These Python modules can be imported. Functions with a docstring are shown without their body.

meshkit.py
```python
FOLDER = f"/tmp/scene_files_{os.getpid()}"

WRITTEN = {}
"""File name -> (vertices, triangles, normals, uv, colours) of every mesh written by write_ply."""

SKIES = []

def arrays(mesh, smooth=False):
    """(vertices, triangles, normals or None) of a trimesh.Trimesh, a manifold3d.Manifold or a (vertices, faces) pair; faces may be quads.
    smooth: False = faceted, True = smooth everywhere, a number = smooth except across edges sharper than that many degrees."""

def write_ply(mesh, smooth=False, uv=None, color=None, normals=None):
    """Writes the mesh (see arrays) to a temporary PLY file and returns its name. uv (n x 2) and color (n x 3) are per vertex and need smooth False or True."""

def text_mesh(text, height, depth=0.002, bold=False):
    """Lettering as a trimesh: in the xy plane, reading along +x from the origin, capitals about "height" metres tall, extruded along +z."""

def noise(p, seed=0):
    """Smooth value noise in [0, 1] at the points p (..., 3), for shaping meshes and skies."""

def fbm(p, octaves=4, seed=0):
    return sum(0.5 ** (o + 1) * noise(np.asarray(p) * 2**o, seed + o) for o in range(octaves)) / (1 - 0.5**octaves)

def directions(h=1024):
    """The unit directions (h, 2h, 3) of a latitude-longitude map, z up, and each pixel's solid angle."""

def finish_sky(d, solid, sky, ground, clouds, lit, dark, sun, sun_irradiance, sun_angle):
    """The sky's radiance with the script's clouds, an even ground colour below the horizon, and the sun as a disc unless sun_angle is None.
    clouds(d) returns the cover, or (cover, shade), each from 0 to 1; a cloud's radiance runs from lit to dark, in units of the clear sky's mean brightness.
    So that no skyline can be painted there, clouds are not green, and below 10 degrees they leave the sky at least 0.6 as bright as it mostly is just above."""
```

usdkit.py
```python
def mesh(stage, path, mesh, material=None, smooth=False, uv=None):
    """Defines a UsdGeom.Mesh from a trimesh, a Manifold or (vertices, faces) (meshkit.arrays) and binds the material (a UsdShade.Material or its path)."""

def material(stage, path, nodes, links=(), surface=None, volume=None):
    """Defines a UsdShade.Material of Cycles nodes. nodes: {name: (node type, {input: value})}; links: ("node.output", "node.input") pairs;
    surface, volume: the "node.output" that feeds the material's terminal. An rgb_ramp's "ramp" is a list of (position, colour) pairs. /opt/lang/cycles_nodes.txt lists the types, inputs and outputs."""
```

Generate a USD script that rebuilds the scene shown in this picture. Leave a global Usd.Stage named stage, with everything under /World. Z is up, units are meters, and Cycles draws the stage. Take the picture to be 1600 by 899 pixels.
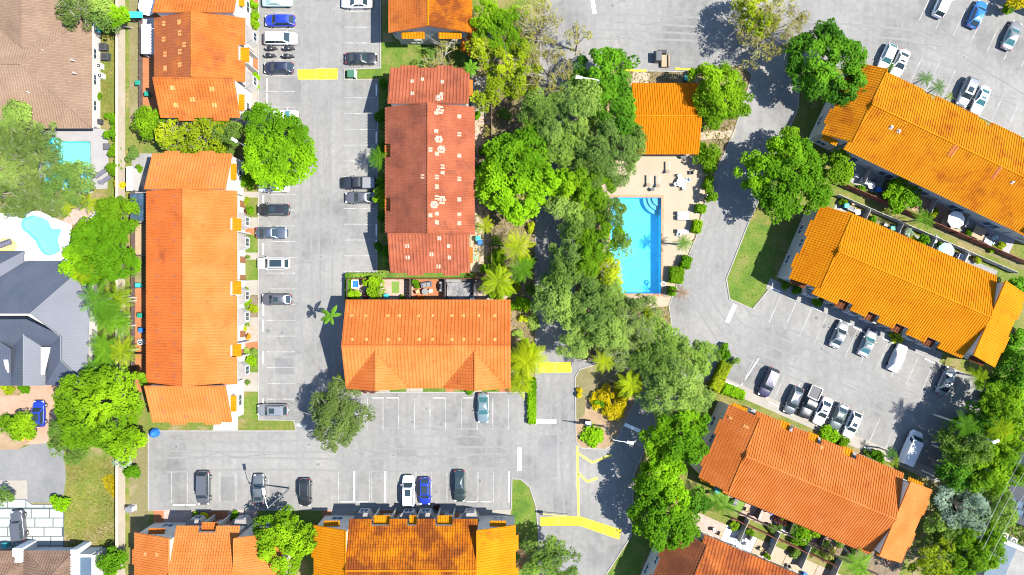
import math, random
import numpy as np, trimesh, shapely, usdkit
from shapely.geometry import Polygon, LineString, Point, box as sbox
from shapely.ops import unary_union
from pxr import Usd, UsdGeom, UsdLux, UsdShade, Gf, Sdf

stage = Usd.Stage.CreateInMemory()
UsdGeom.SetStageUpAxis(stage, 'Z')
UsdGeom.SetStageMetersPerUnit(stage, 1.0)
stage.SetDefaultPrim(UsdGeom.Xform.Define(stage, '/World').GetPrim())
UsdGeom.Scope.Define(stage, '/World/Looks')

# ---------------------------------------------------------------- camera, sky, sun, exposure
H = 107.0                                   # drone height, looking straight down
EXPOSURE = 1.6
SUN = np.array([0.665, -0.09, 1.0]); SUN /= np.linalg.norm(SUN)
SUN_INTENSITY, SKY_STRENGTH = 1.15, 0.115
cam = UsdGeom.Camera.Define(stage, '/World/camera')
cam.AddTranslateOp().Set(Gf.Vec3d(0, 0, H))
cam.CreateHorizontalApertureAttr(36.0)
cam.CreateFocalLengthAttr(36.0 * H / 160.0)
cam.CreateClippingRangeAttr(Gf.Vec2f(1.0, 3000.0))
cam.CreateExposureAttr(EXPOSURE)
sun = UsdLux.DistantLight.Define(stage, '/World/sun')
sun.CreateIntensityAttr(SUN_INTENSITY); sun.CreateAngleAttr(0.5); sun.CreateNormalizeAttr(True)
sun.CreateColorAttr(Gf.Vec3f(1.0, 0.955, 0.88))
sun.AddTransformOp().Set(Gf.Matrix4d().SetRotate(Gf.Rotation(Gf.Vec3d(0, 0, 1), Gf.Vec3d(*map(float, SUN)))))
sky = UsdLux.DomeLight.Define(stage, '/World/sky')
skym = usdkit.material(stage, '/World/Looks/sky_look', {
    's': ('sky_texture', {'sky_type': 'single_scattering', 'sun_disc': False, 'sun_elevation': float(math.asin(SUN[2])),
                          'sun_rotation': float(math.atan2(SUN[0], SUN[1])), 'aerosol_density': 0.3, 'ozone_density': 3.0, 'air_density': 1.0}),
    'b': ('background_shader', {'strength': SKY_STRENGTH})}, [('s.color', 'b.color')], surface='b.background')
UsdShade.MaterialBindingAPI.Apply(sky.GetPrim()).Bind(skym)

def P(px, py, z=0.0):
    """the point at height z seen at pixel (px, py) of the 1600 x 899 photograph"""
    s = (H - z) / H
    return np.array([(px - 800) * 0.1 * s, (449.5 - py) * 0.1 * s, z])

# ---------------------------------------------------------------- prims
used = {}
def npath(parent, name):
    k = parent + '/' + name; n = used.get(k, 0); used[k] = n + 1
    return k if n == 0 else '%s_%03d' % (k, n)

def tag(path, label=None, cat=None, group=None, kind=None):
    p = stage.GetPrimAtPath(path)
    for k, v in (('label', label), ('category', cat), ('group', group), ('kind', kind)):
        if v: p.SetCustomDataByKey(k, v)
    return path

def thing(name, label, cat, loc=(0, 0, 0), rz=0.0, group=None):
    path = npath('/World', name)
    x = UsdGeom.Xform.Define(stage, path)
    x.AddTranslateOp().Set(Gf.Vec3d(*map(float, loc)))
    if rz: x.AddRotateZOp().Set(float(rz))
    return tag(path, label, cat, group)

def part(name, mesh, mat, parent, smooth=False, label=None, kind=None):
    path = npath(parent, name)
    if isinstance(mesh, MB): mesh = mesh.get()
    usdkit.mesh(stage, path, mesh, M(mat), smooth=smooth)
    if label or kind: tag(path, label, None, None, kind)
    return path

def solo(name, mesh, mat, label=None, cat=None, group=None, kind=None, smooth=False):
    return tag(part(name, mesh, mat, '/World', smooth), label, cat, group, kind)

class MB:
    def __init__(s): s.v = []; s.f = []; s.n = 0
    def add(s, v, f):
        v = np.asarray(v, float).reshape(-1, 3); f = np.asarray(f, int)
        if f.shape[1] == 4: f = np.vstack([f[:, [0, 1, 2]], f[:, [0, 2, 3]]])
        s.v.append(v); s.f.append(f + s.n); s.n += len(v); return s
    def get(s): return np.vstack(s.v), np.vstack(s.f)
    def bx(s, x0, x1, y0, y1, z0, z1):
        v = [(x, y, z) for z in (z0, z1) for y in (y0, y1) for x in (x0, x1)]
        return s.add(v, [(0, 2, 3, 1), (4, 5, 7, 6), (0, 1, 5, 4), (2, 6, 7, 3), (0, 4, 6, 2), (1, 3, 7, 5)])
    def ob(s, c, d, rz=0.0, bevel=0.0):
        """box of size d about c, turned by rz degrees, its top edges chamfered"""
        x, y, z = np.array(d, float) / 2; b = min(bevel, x * .9, y * .9)
        ring = lambda X, Y, Z: [(-X, -Y, Z), (X, -Y, Z), (X, Y, Z), (-X, Y, Z)]
        rs = [ring(x, y, -z), ring(x, y, z - b)] + ([ring(x - b, y - b, z)] if b else [])
        v = np.array(sum(rs, [])); k = len(rs); f = [(3, 2, 1, 0)]
        for i in range(k - 1):
            for j in range(4): f.append((4*i + j, 4*i + (j+1) % 4, 4*i + 4 + (j+1) % 4, 4*i + 4 + j))
        f.append(tuple(4*(k-1) + j for j in range(4)))
        r = math.radians(rz); R = np.array([[math.cos(r), -math.sin(r), 0], [math.sin(r), math.cos(r), 0], [0, 0, 1]])
        return s.add(v @ R.T + np.array(c, float), f)
    def prism(s, poly, z0, z1, fr=None, bevel=0.0):
        """shapely polygon (or list of points) extruded from z0 to z1; fr = (origin, A, B, N) maps it into space"""
        if not hasattr(poly, 'geom_type'): poly = Polygon(poly)
        if poly.geom_type != 'Polygon':
            for g in getattr(poly, 'geoms', []):
                if g.geom_type == 'Polygon' and g.area > 1e-4: s.prism(g, z0, z1, fr)
            return s
        poly = shapely.geometry.polygon.orient(poly, 1.0)
        v2, f2 = trimesh.creation.triangulate_polygon(poly)
        a = v2[f2]; ar = (a[:,1,0]-a[:,0,0])*(a[:,2,1]-a[:,0,1]) - (a[:,1,1]-a[:,0,1])*(a[:,2,0]-a[:,0,0])
        f2 = np.where((ar < 0)[:, None], f2[:, ::-1], f2)
        V = [np.c_[v2, np.full(len(v2), z1)], np.c_[v2, np.full(len(v2), z0)]]
        F = [f2, f2[:, ::-1] + len(v2)]; n = 2 * len(v2)
        for ring in [poly.exterior] + list(poly.interiors):
            c = np.array(ring.coords)[:-1]; k = len(c)
            V += [np.c_[c, np.full(k, z0)], np.c_[c, np.full(k, z1)]]
            i = np.arange(k); j = (i + 1) % k
            F += [np.c_[n+i, n+j, n+k+j], np.c_[n+i, n+k+j, n+k+i]]; n += 2 * k
        V = np.vstack(V)
        if fr is not None: V = fr[0] + V[:, :1] * fr[1] + V[:, 1:2] * fr[2] + V[:, 2:] * fr[3]
        return s.add(V, np.vstack(F))
    def sheet(s, poly, z):
        if not hasattr(poly, 'geom_type'): poly = Polygon(poly)
        for g in getattr(poly, 'geoms', [poly]):
            if g.geom_type != 'Polygon' or g.area < 1e-4: continue
            v2, f2 = trimesh.creation.triangulate_polygon(g)
            a = v2[f2]; ar = (a[:,1,0]-a[:,0,0])*(a[:,2,1]-a[:,0,1]) - (a[:,1,1]-a[:,0,1])*(a[:,2,0]-a[:,0,0])
            s.add(np.c_[v2, np.full(len(v2), z)], np.where((ar < 0)[:, None], f2[:, ::-1], f2))
        return s
    def tube(s, p0, p1, r0, r1=None, n=7, cap=True):
        r1 = r0 if r1 is None else r1
        p0, p1 = np.array(p0, float), np.array(p1, float); d = p1 - p0; d /= np.linalg.norm(d) + 1e-12
        a = np.cross(d, [0, 0, 1.0] if abs(d[2]) < .9 else [1.0, 0, 0]); a /= np.linalg.norm(a); b = np.cross(d, a)
        t = np.arange(n) * 2 * np.pi / n; c = np.cos(t)[:, None] * a + np.sin(t)[:, None] * b
        i = np.arange(n); j = (i + 1) % n
        f = [np.c_[i, j, n + j], np.c_[i, n + j, n + i]]
        v = [p0 + c * r0, p1 + c * r1]
        if cap:
            v += [[p0], [p1]]; f += [np.c_[j, i, np.full(n, 2*n)], np.c_[n+i, n+j, np.full(n, 2*n+1)]]
        return s.add(np.vstack(v), np.vstack(f))
    def path(s, pts, r0, r1=None, n=6):
        r1 = r0 if r1 is None else r1; k = len(pts) - 1
        for i in range(k): s.tube(pts[i], pts[i+1], r0 + (r1-r0)*i/k, r0 + (r1-r0)*(i+1)/k, n)
        return s
    def cyl(s, c, r, h, n=14, r1=None): return s.tube(c, (c[0], c[1], c[2] + h), r, r1, n)
    def lathe(s, prof, c=(0, 0, 0), n=14):
        prof = np.array(prof, float); t = np.arange(n) * 2 * np.pi / n; k = len(prof)
        v = np.stack([prof[:, 0][:, None]*np.cos(t), prof[:, 0][:, None]*np.sin(t), np.repeat(prof[:, 1][:, None], n, 1)], -1).reshape(-1, 3) + np.array(c, float)
        i = np.arange(n); j = (i + 1) % n
        return s.add(v, np.vstack([np.c_[a*n+i, a*n+j, (a+1)*n+j, (a+1)*n+i] for a in range(k-1)]))
    def xf(s, rz=0.0, loc=(0, 0, 0)):
        r = math.radians(rz); R = np.array([[math.cos(r), -math.sin(r), 0], [math.sin(r), math.cos(r), 0], [0, 0, 1]])
        s.v = [v @ R.T + np.array(loc, float) for v in s.v]; return s

# ---------------------------------------------------------------- materials
MATS = {}
SPEC = {}
def M(name):
    if name not in MATS: MATS[name] = SPEC[name]('/World/Looks/' + name)
    return MATS[name]

SCALE = {k: .46 for k in 'asphalt asphalt_worn patch_asphalt concrete deck driveway pink_paving terracotta_paving white_gravel grey_paving dirt mulch drygrass kerb_concrete grey_deck wood_tan coping wall_boundary'.split()}
SCALE.update({'roof_patch': .5, 'white_tile': .36, 'metal_grey': .5, 'blue_roof': .42, 'grey_roof': .45, 'deck': .40, 'cloth_grey': .45, 'cloth_blue': .6, 'metal_dark': .7, 'lawn': .5, 'grassground': .5, 'concrete': .40, 'white_gravel': .36, 'wall_white': .5, 'trim_white': .6, 'bark_pale': .55, 'bark': .7, 'white_deck': .75, 'metal_white': .8, 'cover_fabric': .6, 'cover_teal': .6, 'cloth_white': .85})
SCALE.update({k: .62 for k in 'wall_cream wall_grey roof_patch_orange roof_patch_dark'.split()})
def tint(c, k): return tuple(float(x) * k for x in c)
def mat(name, cols, scale=0.5, rough=0.8, bump=0.0, bscale=6.0, spec=0.3, island=0.0, metallic=0.0, coat=0.0, mottle=0.0, mscale=4.0, fine=None, stretch=None, detail=5.0):
    """opaque stuff: a colour ramp over world noise, a second mottling, per-piece tone, relief"""
    def make(path):
        k = SCALE.get(name, 1.0)
        if np.ndim(cols[0]) == 0: c = [(0, tint(cols, k)), (1, tint(cols, k))]
        elif np.ndim(cols[0][1]) == 0: c = [(0.32 + 0.36 * i / (len(cols) - 1), tint(x, k)) for i, x in enumerate(cols)]
        else: c = cols
        n = {'g': ('geometry', {}), 'nz': ('noise_texture', {'scale': scale, 'detail': detail, 'roughness': .6}), 'r': ('rgb_ramp', {'ramp': c}),
             'p': ('principled_bsdf', {'roughness': rough, 'specular_ior_level': spec, 'metallic': metallic, 'coat_weight': coat})}
        l = [('nz.fac', 'r.fac')]
        if stretch:
            n['mp'] = ('mapping', {'scale': stretch}); l += [('g.position', 'mp.vector'), ('mp.vector', 'nz.vector')]
        else: l.append(('g.position', 'nz.vector'))
        cur = 'r.color'
        if mottle:
            n['n2'] = ('noise_texture', {'scale': mscale, 'detail': 6.0, 'roughness': .7})
            n['m2'] = ('map_range', {'from_min': .3, 'from_max': .7, 'to_min': 1 - mottle, 'to_max': 1 + mottle})
            n['h2'] = ('hsv', {})
            l += [('g.position', 'n2.vector'), ('n2.fac', 'm2.value'), ('m2.result', 'h2.value'), (cur, 'h2.color')]; cur = 'h2.color'
        if island:
            n['mi'] = ('map_range', {'to_min': 1 - island, 'to_max': 1 + island}); n['hi'] = ('hsv', {})
            l += [('g.random_per_island', 'mi.value'), ('mi.result', 'hi.value'), (cur, 'hi.color')]; cur = 'hi.color'
        l.append((cur, 'p.base_color'))
        if bump:
            n['nb'] = ('noise_texture', {'scale': bscale, 'detail': 4.0}); n['b'] = ('bump', {'strength': bump, 'distance': .05})
            l += [('g.position', 'nb.vector'), ('nb.fac', 'b.height'), ('b.normal', 'p.normal')]
        return usdkit.material(stage, path, n, l, surface='p.BSDF')
    SPEC[name] = make

def roofmat(name, base, light, stain, amount, sscale=0.4, island=0.26):
    """clay tiles: tone per tile, fading towards a paler tone, dark weathering in patches"""
    base, light, stain = (np.array(q) * ([.52, .50, .48] if 'tan' in name or 'brown' in name else [.60, .58, .56] if 'roof_c' in name else [.58, .50, .42] if 'roof_b' in name or 'roof_d' in name or 'roof_j' in name or 'roof_a' in name else [.59, .48, .30]) for q in (base, light, stain))
    def make(path):
        n = {'g': ('geometry', {}), 'n1': ('noise_texture', {'scale': .35, 'detail': 5.0}), 'n2': ('noise_texture', {'scale': sscale, 'detail': 8.0, 'roughness': .68}),
             'n3': ('noise_texture', {'scale': 3.0, 'detail': 4.0, 'roughness': .7}), 'r1': ('rgb_ramp', {'ramp': [(.35, base), (.65, light)]}),
             'm2': ('map_range', {'from_min': .62 - amount * .35, 'from_max': .80 - amount * .3, 'to_min': 0.0, 'to_max': .9, 'clamp': True}),
             'mx': ('mix', {'color2': stain}), 'm3': ('map_range', {'from_min': .3, 'from_max': .7, 'to_min': .86, 'to_max': 1.12}),
             'mi': ('map_range', {'to_min': 1 - island, 'to_max': 1 + island}), 'mu': ('math', {'math_type': 'multiply'}), 'h': ('hsv', {}),
             'ms': ('map_range', {'to_min': .485, 'to_max': .515}), 'w': ('white_noise_texture', {'dimensions': '1D'}),
             'p': ('principled_bsdf', {'roughness': .85, 'specular_ior_level': .08})}
        l = [('g.position', 'n1.vector'), ('g.position', 'n2.vector'), ('g.position', 'n3.vector'), ('n1.fac', 'r1.fac'), ('r1.color', 'mx.color1'),
             ('n2.fac', 'm2.value'), ('m2.result', 'mx.fac'), ('n3.fac', 'm3.value'), ('g.random_per_island', 'mi.value'), ('m3.result', 'mu.value1'), ('mi.result', 'mu.value2'),
             ('mu.value', 'h.value'), ('mx.color', 'h.color'), ('h.color', 'p.base_color'), ('g.random_per_island', 'w.w'), ('w.value', 'ms.value'), ('ms.result', 'h.hue')]
        return usdkit.material(stage, path, n, l, surface='p.BSDF')
    SPEC[name] = make

def leafmat(name, dark, mid, light, trans=0.4, nscale=0.45):
    def make(path):
        n = {'g': ('geometry', {}), 'nz': ('noise_texture', {'scale': nscale, 'detail': 3.0}), 'ad': ('math', {'math_type': 'multiply_add', 'value2': .55}),
             'ml': ('math', {'math_type': 'multiply_add', 'value2': .34}), 'nn': ('noise_texture', {'scale': .11, 'detail': 1.0}), 'mm': ('map_range', {'from_min': .36, 'from_max': .64, 'to_min': -.1, 'to_max': .28, 'clamp': True}),
             'r': ('rgb_ramp', {'ramp': [(.2, dark), (.5, mid), (.85, light)]}), 'p': ('principled_bsdf', {'roughness': .65, 'specular_ior_level': .1}),
             't': ('translucent_bsdf', {}), 'mx': ('mix_closure', {'fac': trans})}
        l = [('g.position', 'nz.vector'), ('nz.fac', 'ml.value1'), ('g.position', 'nn.vector'), ('nn.fac', 'mm.value'), ('mm.result', 'ml.value3'), ('g.random_per_island', 'ad.value1'), ('ml.value', 'ad.value3'), ('ad.value', 'r.fac'),
             ('r.color', 'p.base_color'), ('r.color', 't.color'), ('p.BSDF', 'mx.closure1'), ('t.BSDF', 'mx.closure2')]
        return usdkit.material(stage, path, n, l, surface='mx.closure')
    SPEC[name] = make

def watermat(name, tint):
    def make(path):
        n = {'g': ('geometry', {}), 'nz': ('noise_texture', {'scale': 2.2, 'detail': 3.0}), 'b': ('bump', {'strength': .25, 'distance': .05}),
             'fr': ('fresnel', {'IOR': 1.33}), 't': ('transparent_bsdf', {'color': tint}), 'gl': ('glossy_bsdf', {'roughness': .03, 'color': (1, 1, 1)}), 'mx': ('mix_closure', {})}
        l = [('g.position', 'nz.vector'), ('nz.fac', 'b.height'), ('b.normal', 'gl.normal'), ('b.normal', 'fr.normal'), ('fr.fac', 'mx.fac'), ('t.BSDF', 'mx.closure1'), ('gl.BSDF', 'mx.closure2')]
        return usdkit.material(stage, path, n, l, surface='mx.closure')
    SPEC[name] = make

# ground and paving
mat('asphalt_plain', [(.265, .262, .262), (.325, .32, .315), (.375, .37, .36)], scale=.10, rough=.9, bump=.25, bscale=14, mottle=.07, mscale=2.2)
def asphaltmat(path):
    n = {'g': ('geometry', {}), 'n1': ('noise_texture', {'scale': .09, 'detail': 8.0, 'roughness': .68}), 'r': ('rgb_ramp', {'ramp': [(.34, (.114, .112, .107)), (.46, (.152, .149, .142)), (.58, (.172, .168, .158)), (.7, (.194, .186, .171))]}),
         'n2': ('noise_texture', {'scale': 1.3, 'detail': 8.0, 'roughness': .75}), 'm2': ('map_range', {'from_min': .3, 'from_max': .7, 'to_min': .86, 'to_max': 1.12}),
         'dn': ('noise_texture', {'scale': .5, 'detail': 5.0}), 'mv': ('mix_vector', {'fac': .12}), 'v': ('voronoi_texture', {'feature': 'distance_to_edge', 'scale': .16}), 'mc': ('map_range', {'from_min': .0, 'from_max': .006, 'to_min': .86, 'to_max': 1.0, 'clamp': True}),
         'n3': ('noise_texture', {'scale': .32, 'detail': 4.0, 'roughness': .6}), 'm3': ('map_range', {'from_min': .62, 'from_max': .78, 'to_min': 1.0, 'to_max': .74, 'clamp': True}),
         'a': ('math', {'math_type': 'multiply'}), 'b': ('math', {'math_type': 'multiply'}), 'h': ('hsv', {}), 'nb': ('noise_texture', {'scale': 14.0, 'detail': 4.0}), 'bp': ('bump', {'strength': .25, 'distance': .04}),
         'mp': ('mapping', {'scale': (1.2, .05, 1)}), 'n4': ('noise_texture', {'scale': 1.0, 'detail': 3.0}), 'm4': ('map_range', {'from_min': .35, 'from_max': .65, 'to_min': .95, 'to_max': 1.05}), 'c': ('math', {'math_type': 'multiply'}),
         'p': ('principled_bsdf', {'roughness': .9, 'specular_ior_level': .2})}
    l = [('g.position', 'n1.vector'), ('g.position', 'n2.vector'), ('g.position', 'n3.vector'), ('g.position', 'dn.vector'), ('g.position', 'nb.vector'), ('g.position', 'mp.vector'), ('mp.vector', 'n4.vector'), ('n1.fac', 'r.fac'), ('n2.fac', 'm2.value'), ('n3.fac', 'm3.value'), ('n4.fac', 'm4.value'),
         ('g.position', 'mv.a'), ('dn.color', 'mv.b'), ('mv.result', 'v.vector'), ('v.distance', 'mc.value'), ('m2.result', 'a.value1'), ('mc.result', 'a.value2'), ('a.value', 'b.value1'), ('m3.result', 'b.value2'), ('b.value', 'c.value1'), ('m4.result', 'c.value2'), ('c.value', 'h.value'), ('r.color', 'h.color'),
         ('h.color', 'p.base_color'), ('nb.fac', 'bp.height'), ('bp.normal', 'p.normal')]
    return usdkit.material(stage, path, n, l, surface='p.BSDF')
SPEC['asphalt'] = asphaltmat
mat('asphalt_worn', [(.24, .24, .24), (.30, .295, .29), (.35, .34, .325)], scale=.16, rough=.9, bump=.25, bscale=14, mottle=.09, mscale=1.6)
mat('grassground', [(.36, .27, .15), (.25, .235, .06), (.15, .21, .025), (.31, .26, .11)], scale=.22, rough=.95, mottle=.3, mscale=2.6, bump=.6, bscale=9)
mat('lawn', [(.08, .17, .02), (.14, .23, .022), (.24, .25, .06)], scale=.35, rough=.95, mottle=.28, mscale=3.5, bump=.6, bscale=10)
mat('dirt', [(.36, .24, .13), (.45, .31, .18), (.52, .38, .24)], scale=.4, rough=.95, mottle=.16, mscale=4, bump=.5, bscale=8)
mat('mulch', [(.20, .15, .09), (.30, .23, .14), (.38, .29, .18)], scale=.5, rough=.95, mottle=.3, mscale=5, bump=.6, bscale=8)
mat('drygrass', [(.30, .25, .14), (.25, .23, .09), (.36, .30, .17)], scale=.3, rough=.95, mottle=.25, mscale=4, bump=.5, bscale=9)
mat('concrete', [(.50, .45, .38), (.58, .53, .45)], scale=.4, rough=.85, mottle=.08, bump=.15, bscale=10)
mat('kerb_concrete', [(.42, .40, .37), (.52, .50, .46)], scale=.8, rough=.85, mottle=.1)
mat('deck', [(.61, .49, .34), (.67, .55, .40)], scale=.3, rough=.8, mottle=.05, bump=.1, bscale=12)
mat('coping', [(.55, .33, .18), (.62, .40, .24)], scale=1.0, rough=.8, mottle=.1)
mat('terracotta_paving', [(.55, .19, .07), (.64, .26, .11)], scale=.8, rough=.8, mottle=.15, island=.1)
mat('pink_paving', [(.55, .38, .30), (.66, .49, .42)], scale=1.0, rough=.8, mottle=.18)
mat('driveway', [(.54, .33, .22), (.62, .41, .29)], scale=.6, rough=.8, mottle=.15, mscale=3)
mat('white_tile', [(.70, .73, .70), (.76, .78, .75)], scale=.8, rough=.5, mottle=.05, island=.05)
mat('tile_joint', (.045, .06, .06), rough=.9)
mat('white_deck', [(.72, .72, .70), (.78, .77, .75)], scale=.5, rough=.7, mottle=.03)
mat('grey_deck', [(.44, .42, .43), (.50, .48, .48)], scale=.5, rough=.8, mottle=.05)
mat('white_gravel', [(.55, .53, .50), (.70, .68, .64)], scale=3, rough=.9, mottle=.25, mscale=8)
mat('grey_paving', [(.33, .32, .31), (.42, .41, .39)], scale=1, rough=.85, mottle=.15)
mat('dark_soil', [(.10, .075, .05), (.16, .12, .08)], scale=1, rough=.95, mottle=.25)
mat('paint_white', [(.62, .62, .61), (.76, .76, .75)], scale=1.5, rough=.7, mottle=.08)
mat('paint_faint', [(.17, .17, .168), (.21, .21, .205), (.33, .33, .32)], scale=.9, rough=.8, mottle=.12)
mat('paint_yellow', [(.60, .45, .02), (.76, .60, .02)], scale=1.0, rough=.7, mottle=.2)
mat('paint_yellow_worn', [(.62, .47, .08), (.72, .55, .06)], scale=1.0, rough=.8, mottle=.14)
mat('tyre_wear', [(.141, .139, .134), (.156, .153, .147)], scale=.5, rough=.9, mottle=.1)
mat('sealant', [(.085, .084, .082), (.115, .114, .11)], scale=2, rough=.7)
mat('patch_asphalt', [(.20, .20, .20), (.26, .26, .255)], scale=.8, rough=.9, mottle=.1)
mat('iron', [(.08, .08, .085), (.14, .14, .14)], scale=3, rough=.6)
# walls
mat('wall_white', [(.70, .68, .64), (.77, .75, .72)], scale=.5, rough=.85, mottle=.05)
mat('wall_cream', [(.62, .54, .43), (.70, .62, .51)], scale=.5, rough=.85, mottle=.05)
mat('wall_grey', [(.42, .40, .36), (.50, .48, .43)], scale=.4, rough=.85, mottle=.08)
mat('wall_boundary', [(.66, .56, .43), (.74, .65, .53)], scale=.4, rough=.85, mottle=.08, mscale=2)
mat('trim_white', (.78, .77, .75), rough=.5)
mat('pane', (.03, .045, .06), rough=.06, spec=.7)
mat('door_brown', [(.16, .07, .03), (.22, .10, .05)], scale=3, rough=.6)
mat('fence_brown', [(.17, .055, .035), (.24, .085, .055)], scale=2, rough=.8, island=.15, mottle=.1)
mat('fence_grey', [(.34, .32, .30), (.42, .40, .37)], scale=2, rough=.85, island=.12)
mat('bay_top', [(.16, .15, .14), (.22, .20, .19)], scale=1, rough=.8)
mat('fence_dark', [(.07, .05, .045), (.11, .08, .07)], scale=2, rough=.8)
# roofs
roofmat('roof_a', (.64, .19, .045), (.76, .26, .07), (.36, .115, .055), .30)
roofmat('roof_a_worn', (.66, .21, .06), (.70, .225, .07), (.44, .15, .075), .9)
roofmat('roof_b', (.74, .245, .065), (.84, .31, .10), (.62, .17, .05), .15)
roofmat('roof_b_red', (.76, .205, .055), (.84, .25, .07), (.42, .11, .05), .2)
roofmat('roof_c', (.42, .115, .06), (.54, .16, .085), (.28, .085, .055), .35)
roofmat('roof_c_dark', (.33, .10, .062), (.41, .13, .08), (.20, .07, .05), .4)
roofmat('roof_d', (.68, .185, .05), (.78, .25, .075), (.45, .12, .05), .15)
roofmat('roof_g', (.74, .25, .008), (.82, .32, .012), (.24, .065, .03), .75, .32)
roofmat('roof_gold', (.78, .31, .008), (.84, .38, .015), (.55, .16, .02), .2)
roofmat('roof_h', (.72, .285, .010), (.80, .35, .016), (.40, .10, .02), .35)
roofmat('roof_i', (.80, .30, .006), (.86, .36, .010), (.60, .17, .012), .2)
roofmat('roof_j', (.68, .20, .045), (.78, .26, .075), (.50, .13, .04), .2)
roofmat('roof_k', (.56, .165, .06), (.66, .22, .08), (.26, .08, .05), .65)
roofmat('roof_k_dark', (.22, .085, .06), (.28, .11, .075), (.15, .06, .05), .5)
roofmat('roof_pool', (.82, .255, .004), (.86, .29, .006), (.70, .19, .004), .1)
roofmat('roof_tan', (.42, .29, .21), (.48, .34, .25), (.36, .245, .18), .3)
roofmat('roof_brown', (.30, .20, .15), (.38, .26, .20), (.22, .15, .12), .5)
mat('roof_patch', [(.70, .45, .30), (.76, .56, .43)], scale=2, rough=.85, mottle=.12)
mat('roof_patch_orange', [(.74, .28, .08), (.80, .34, .12)], scale=2, rough=.85, mottle=.12)
mat('roof_patch_dark', [(.42, .12, .045), (.50, .15, .06)], scale=2, rough=.85, mottle=.12)
mat('slate_metal', [(.040, .048, .068), (.052, .060, .082)], scale=.3, rough=.5, spec=.5, mottle=.08)
mat('blue_roof', [(.10, .17, .25), (.14, .21, .29)], scale=.6, rough=.6, mottle=.12)
mat('grey_roof', [(.34, .33, .31), (.44, .43, .40)], scale=.6, rough=.9, mottle=.12)
# foliage and wood
leafmat('leaf_vivid', (.075, .19, .003), (.21, .41, .005), (.36, .56, .012))
leafmat('leaf_deep', (.045, .14, .006), (.12, .29, .010), (.24, .43, .016))
leafmat('leaf_lime', (.10, .21, .004), (.235, .405, .007), (.40, .55, .016))
leafmat('leaf_oak', (.11, .165, .035), (.25, .34, .075), (.47, .56, .18))
leafmat('leaf_olive', (0.0976, 0.171, 0.0244), (0.232, 0.366, 0.0488), (0.415, 0.512, 0.11))
leafmat('leaf_greygreen', (.11, .19, .035), (.28, .40, .07), (.54, .62, .19))
leafmat('leaf_dry', (0.22, 0.2, 0.05), (0.38, 0.37, 0.08), (0.54, 0.5, 0.2))
leafmat('leaf_yellow', (.40, .32, .003), (.62, .52, .005), (.75, .66, .02))
leafmat('leaf_yellowgreen', (.19, .26, .006), (.38, .44, .012), (.60, .60, .04))
leafmat('leaf_silver', (0.2, 0.28, 0.18), (0.42, 0.52, 0.4), (0.62, 0.68, 0.58))
leafmat('leaf_red', (.08, .03, .025), (.17, .07, .05), (.30, .15, .10))
leafmat('leaf_dead', (.22, .12, .05), (.36, .22, .11), (.50, .34, .20))
leafmat('leaf_palm', (0.08, 0.2, 0.01), (0.17, 0.34, 0.015), (0.33, 0.5, 0.045))
leafmat('leaf_palmyellow', (.18, .27, .006), (.40, .46, .010), (.70, .70, .03))
leafmat('leaf_flower', (.45, .14, .01), (.60, .28, .02), (.70, .45, .05))
mat('bark', [(.24, .20, .16), (.36, .31, .26)], scale=3, rough=.95, mottle=.2)
mat('bark_pale', [(.42, .38, .33), (.55, .50, .44)], scale=3, rough=.95, mottle=.15)
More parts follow.
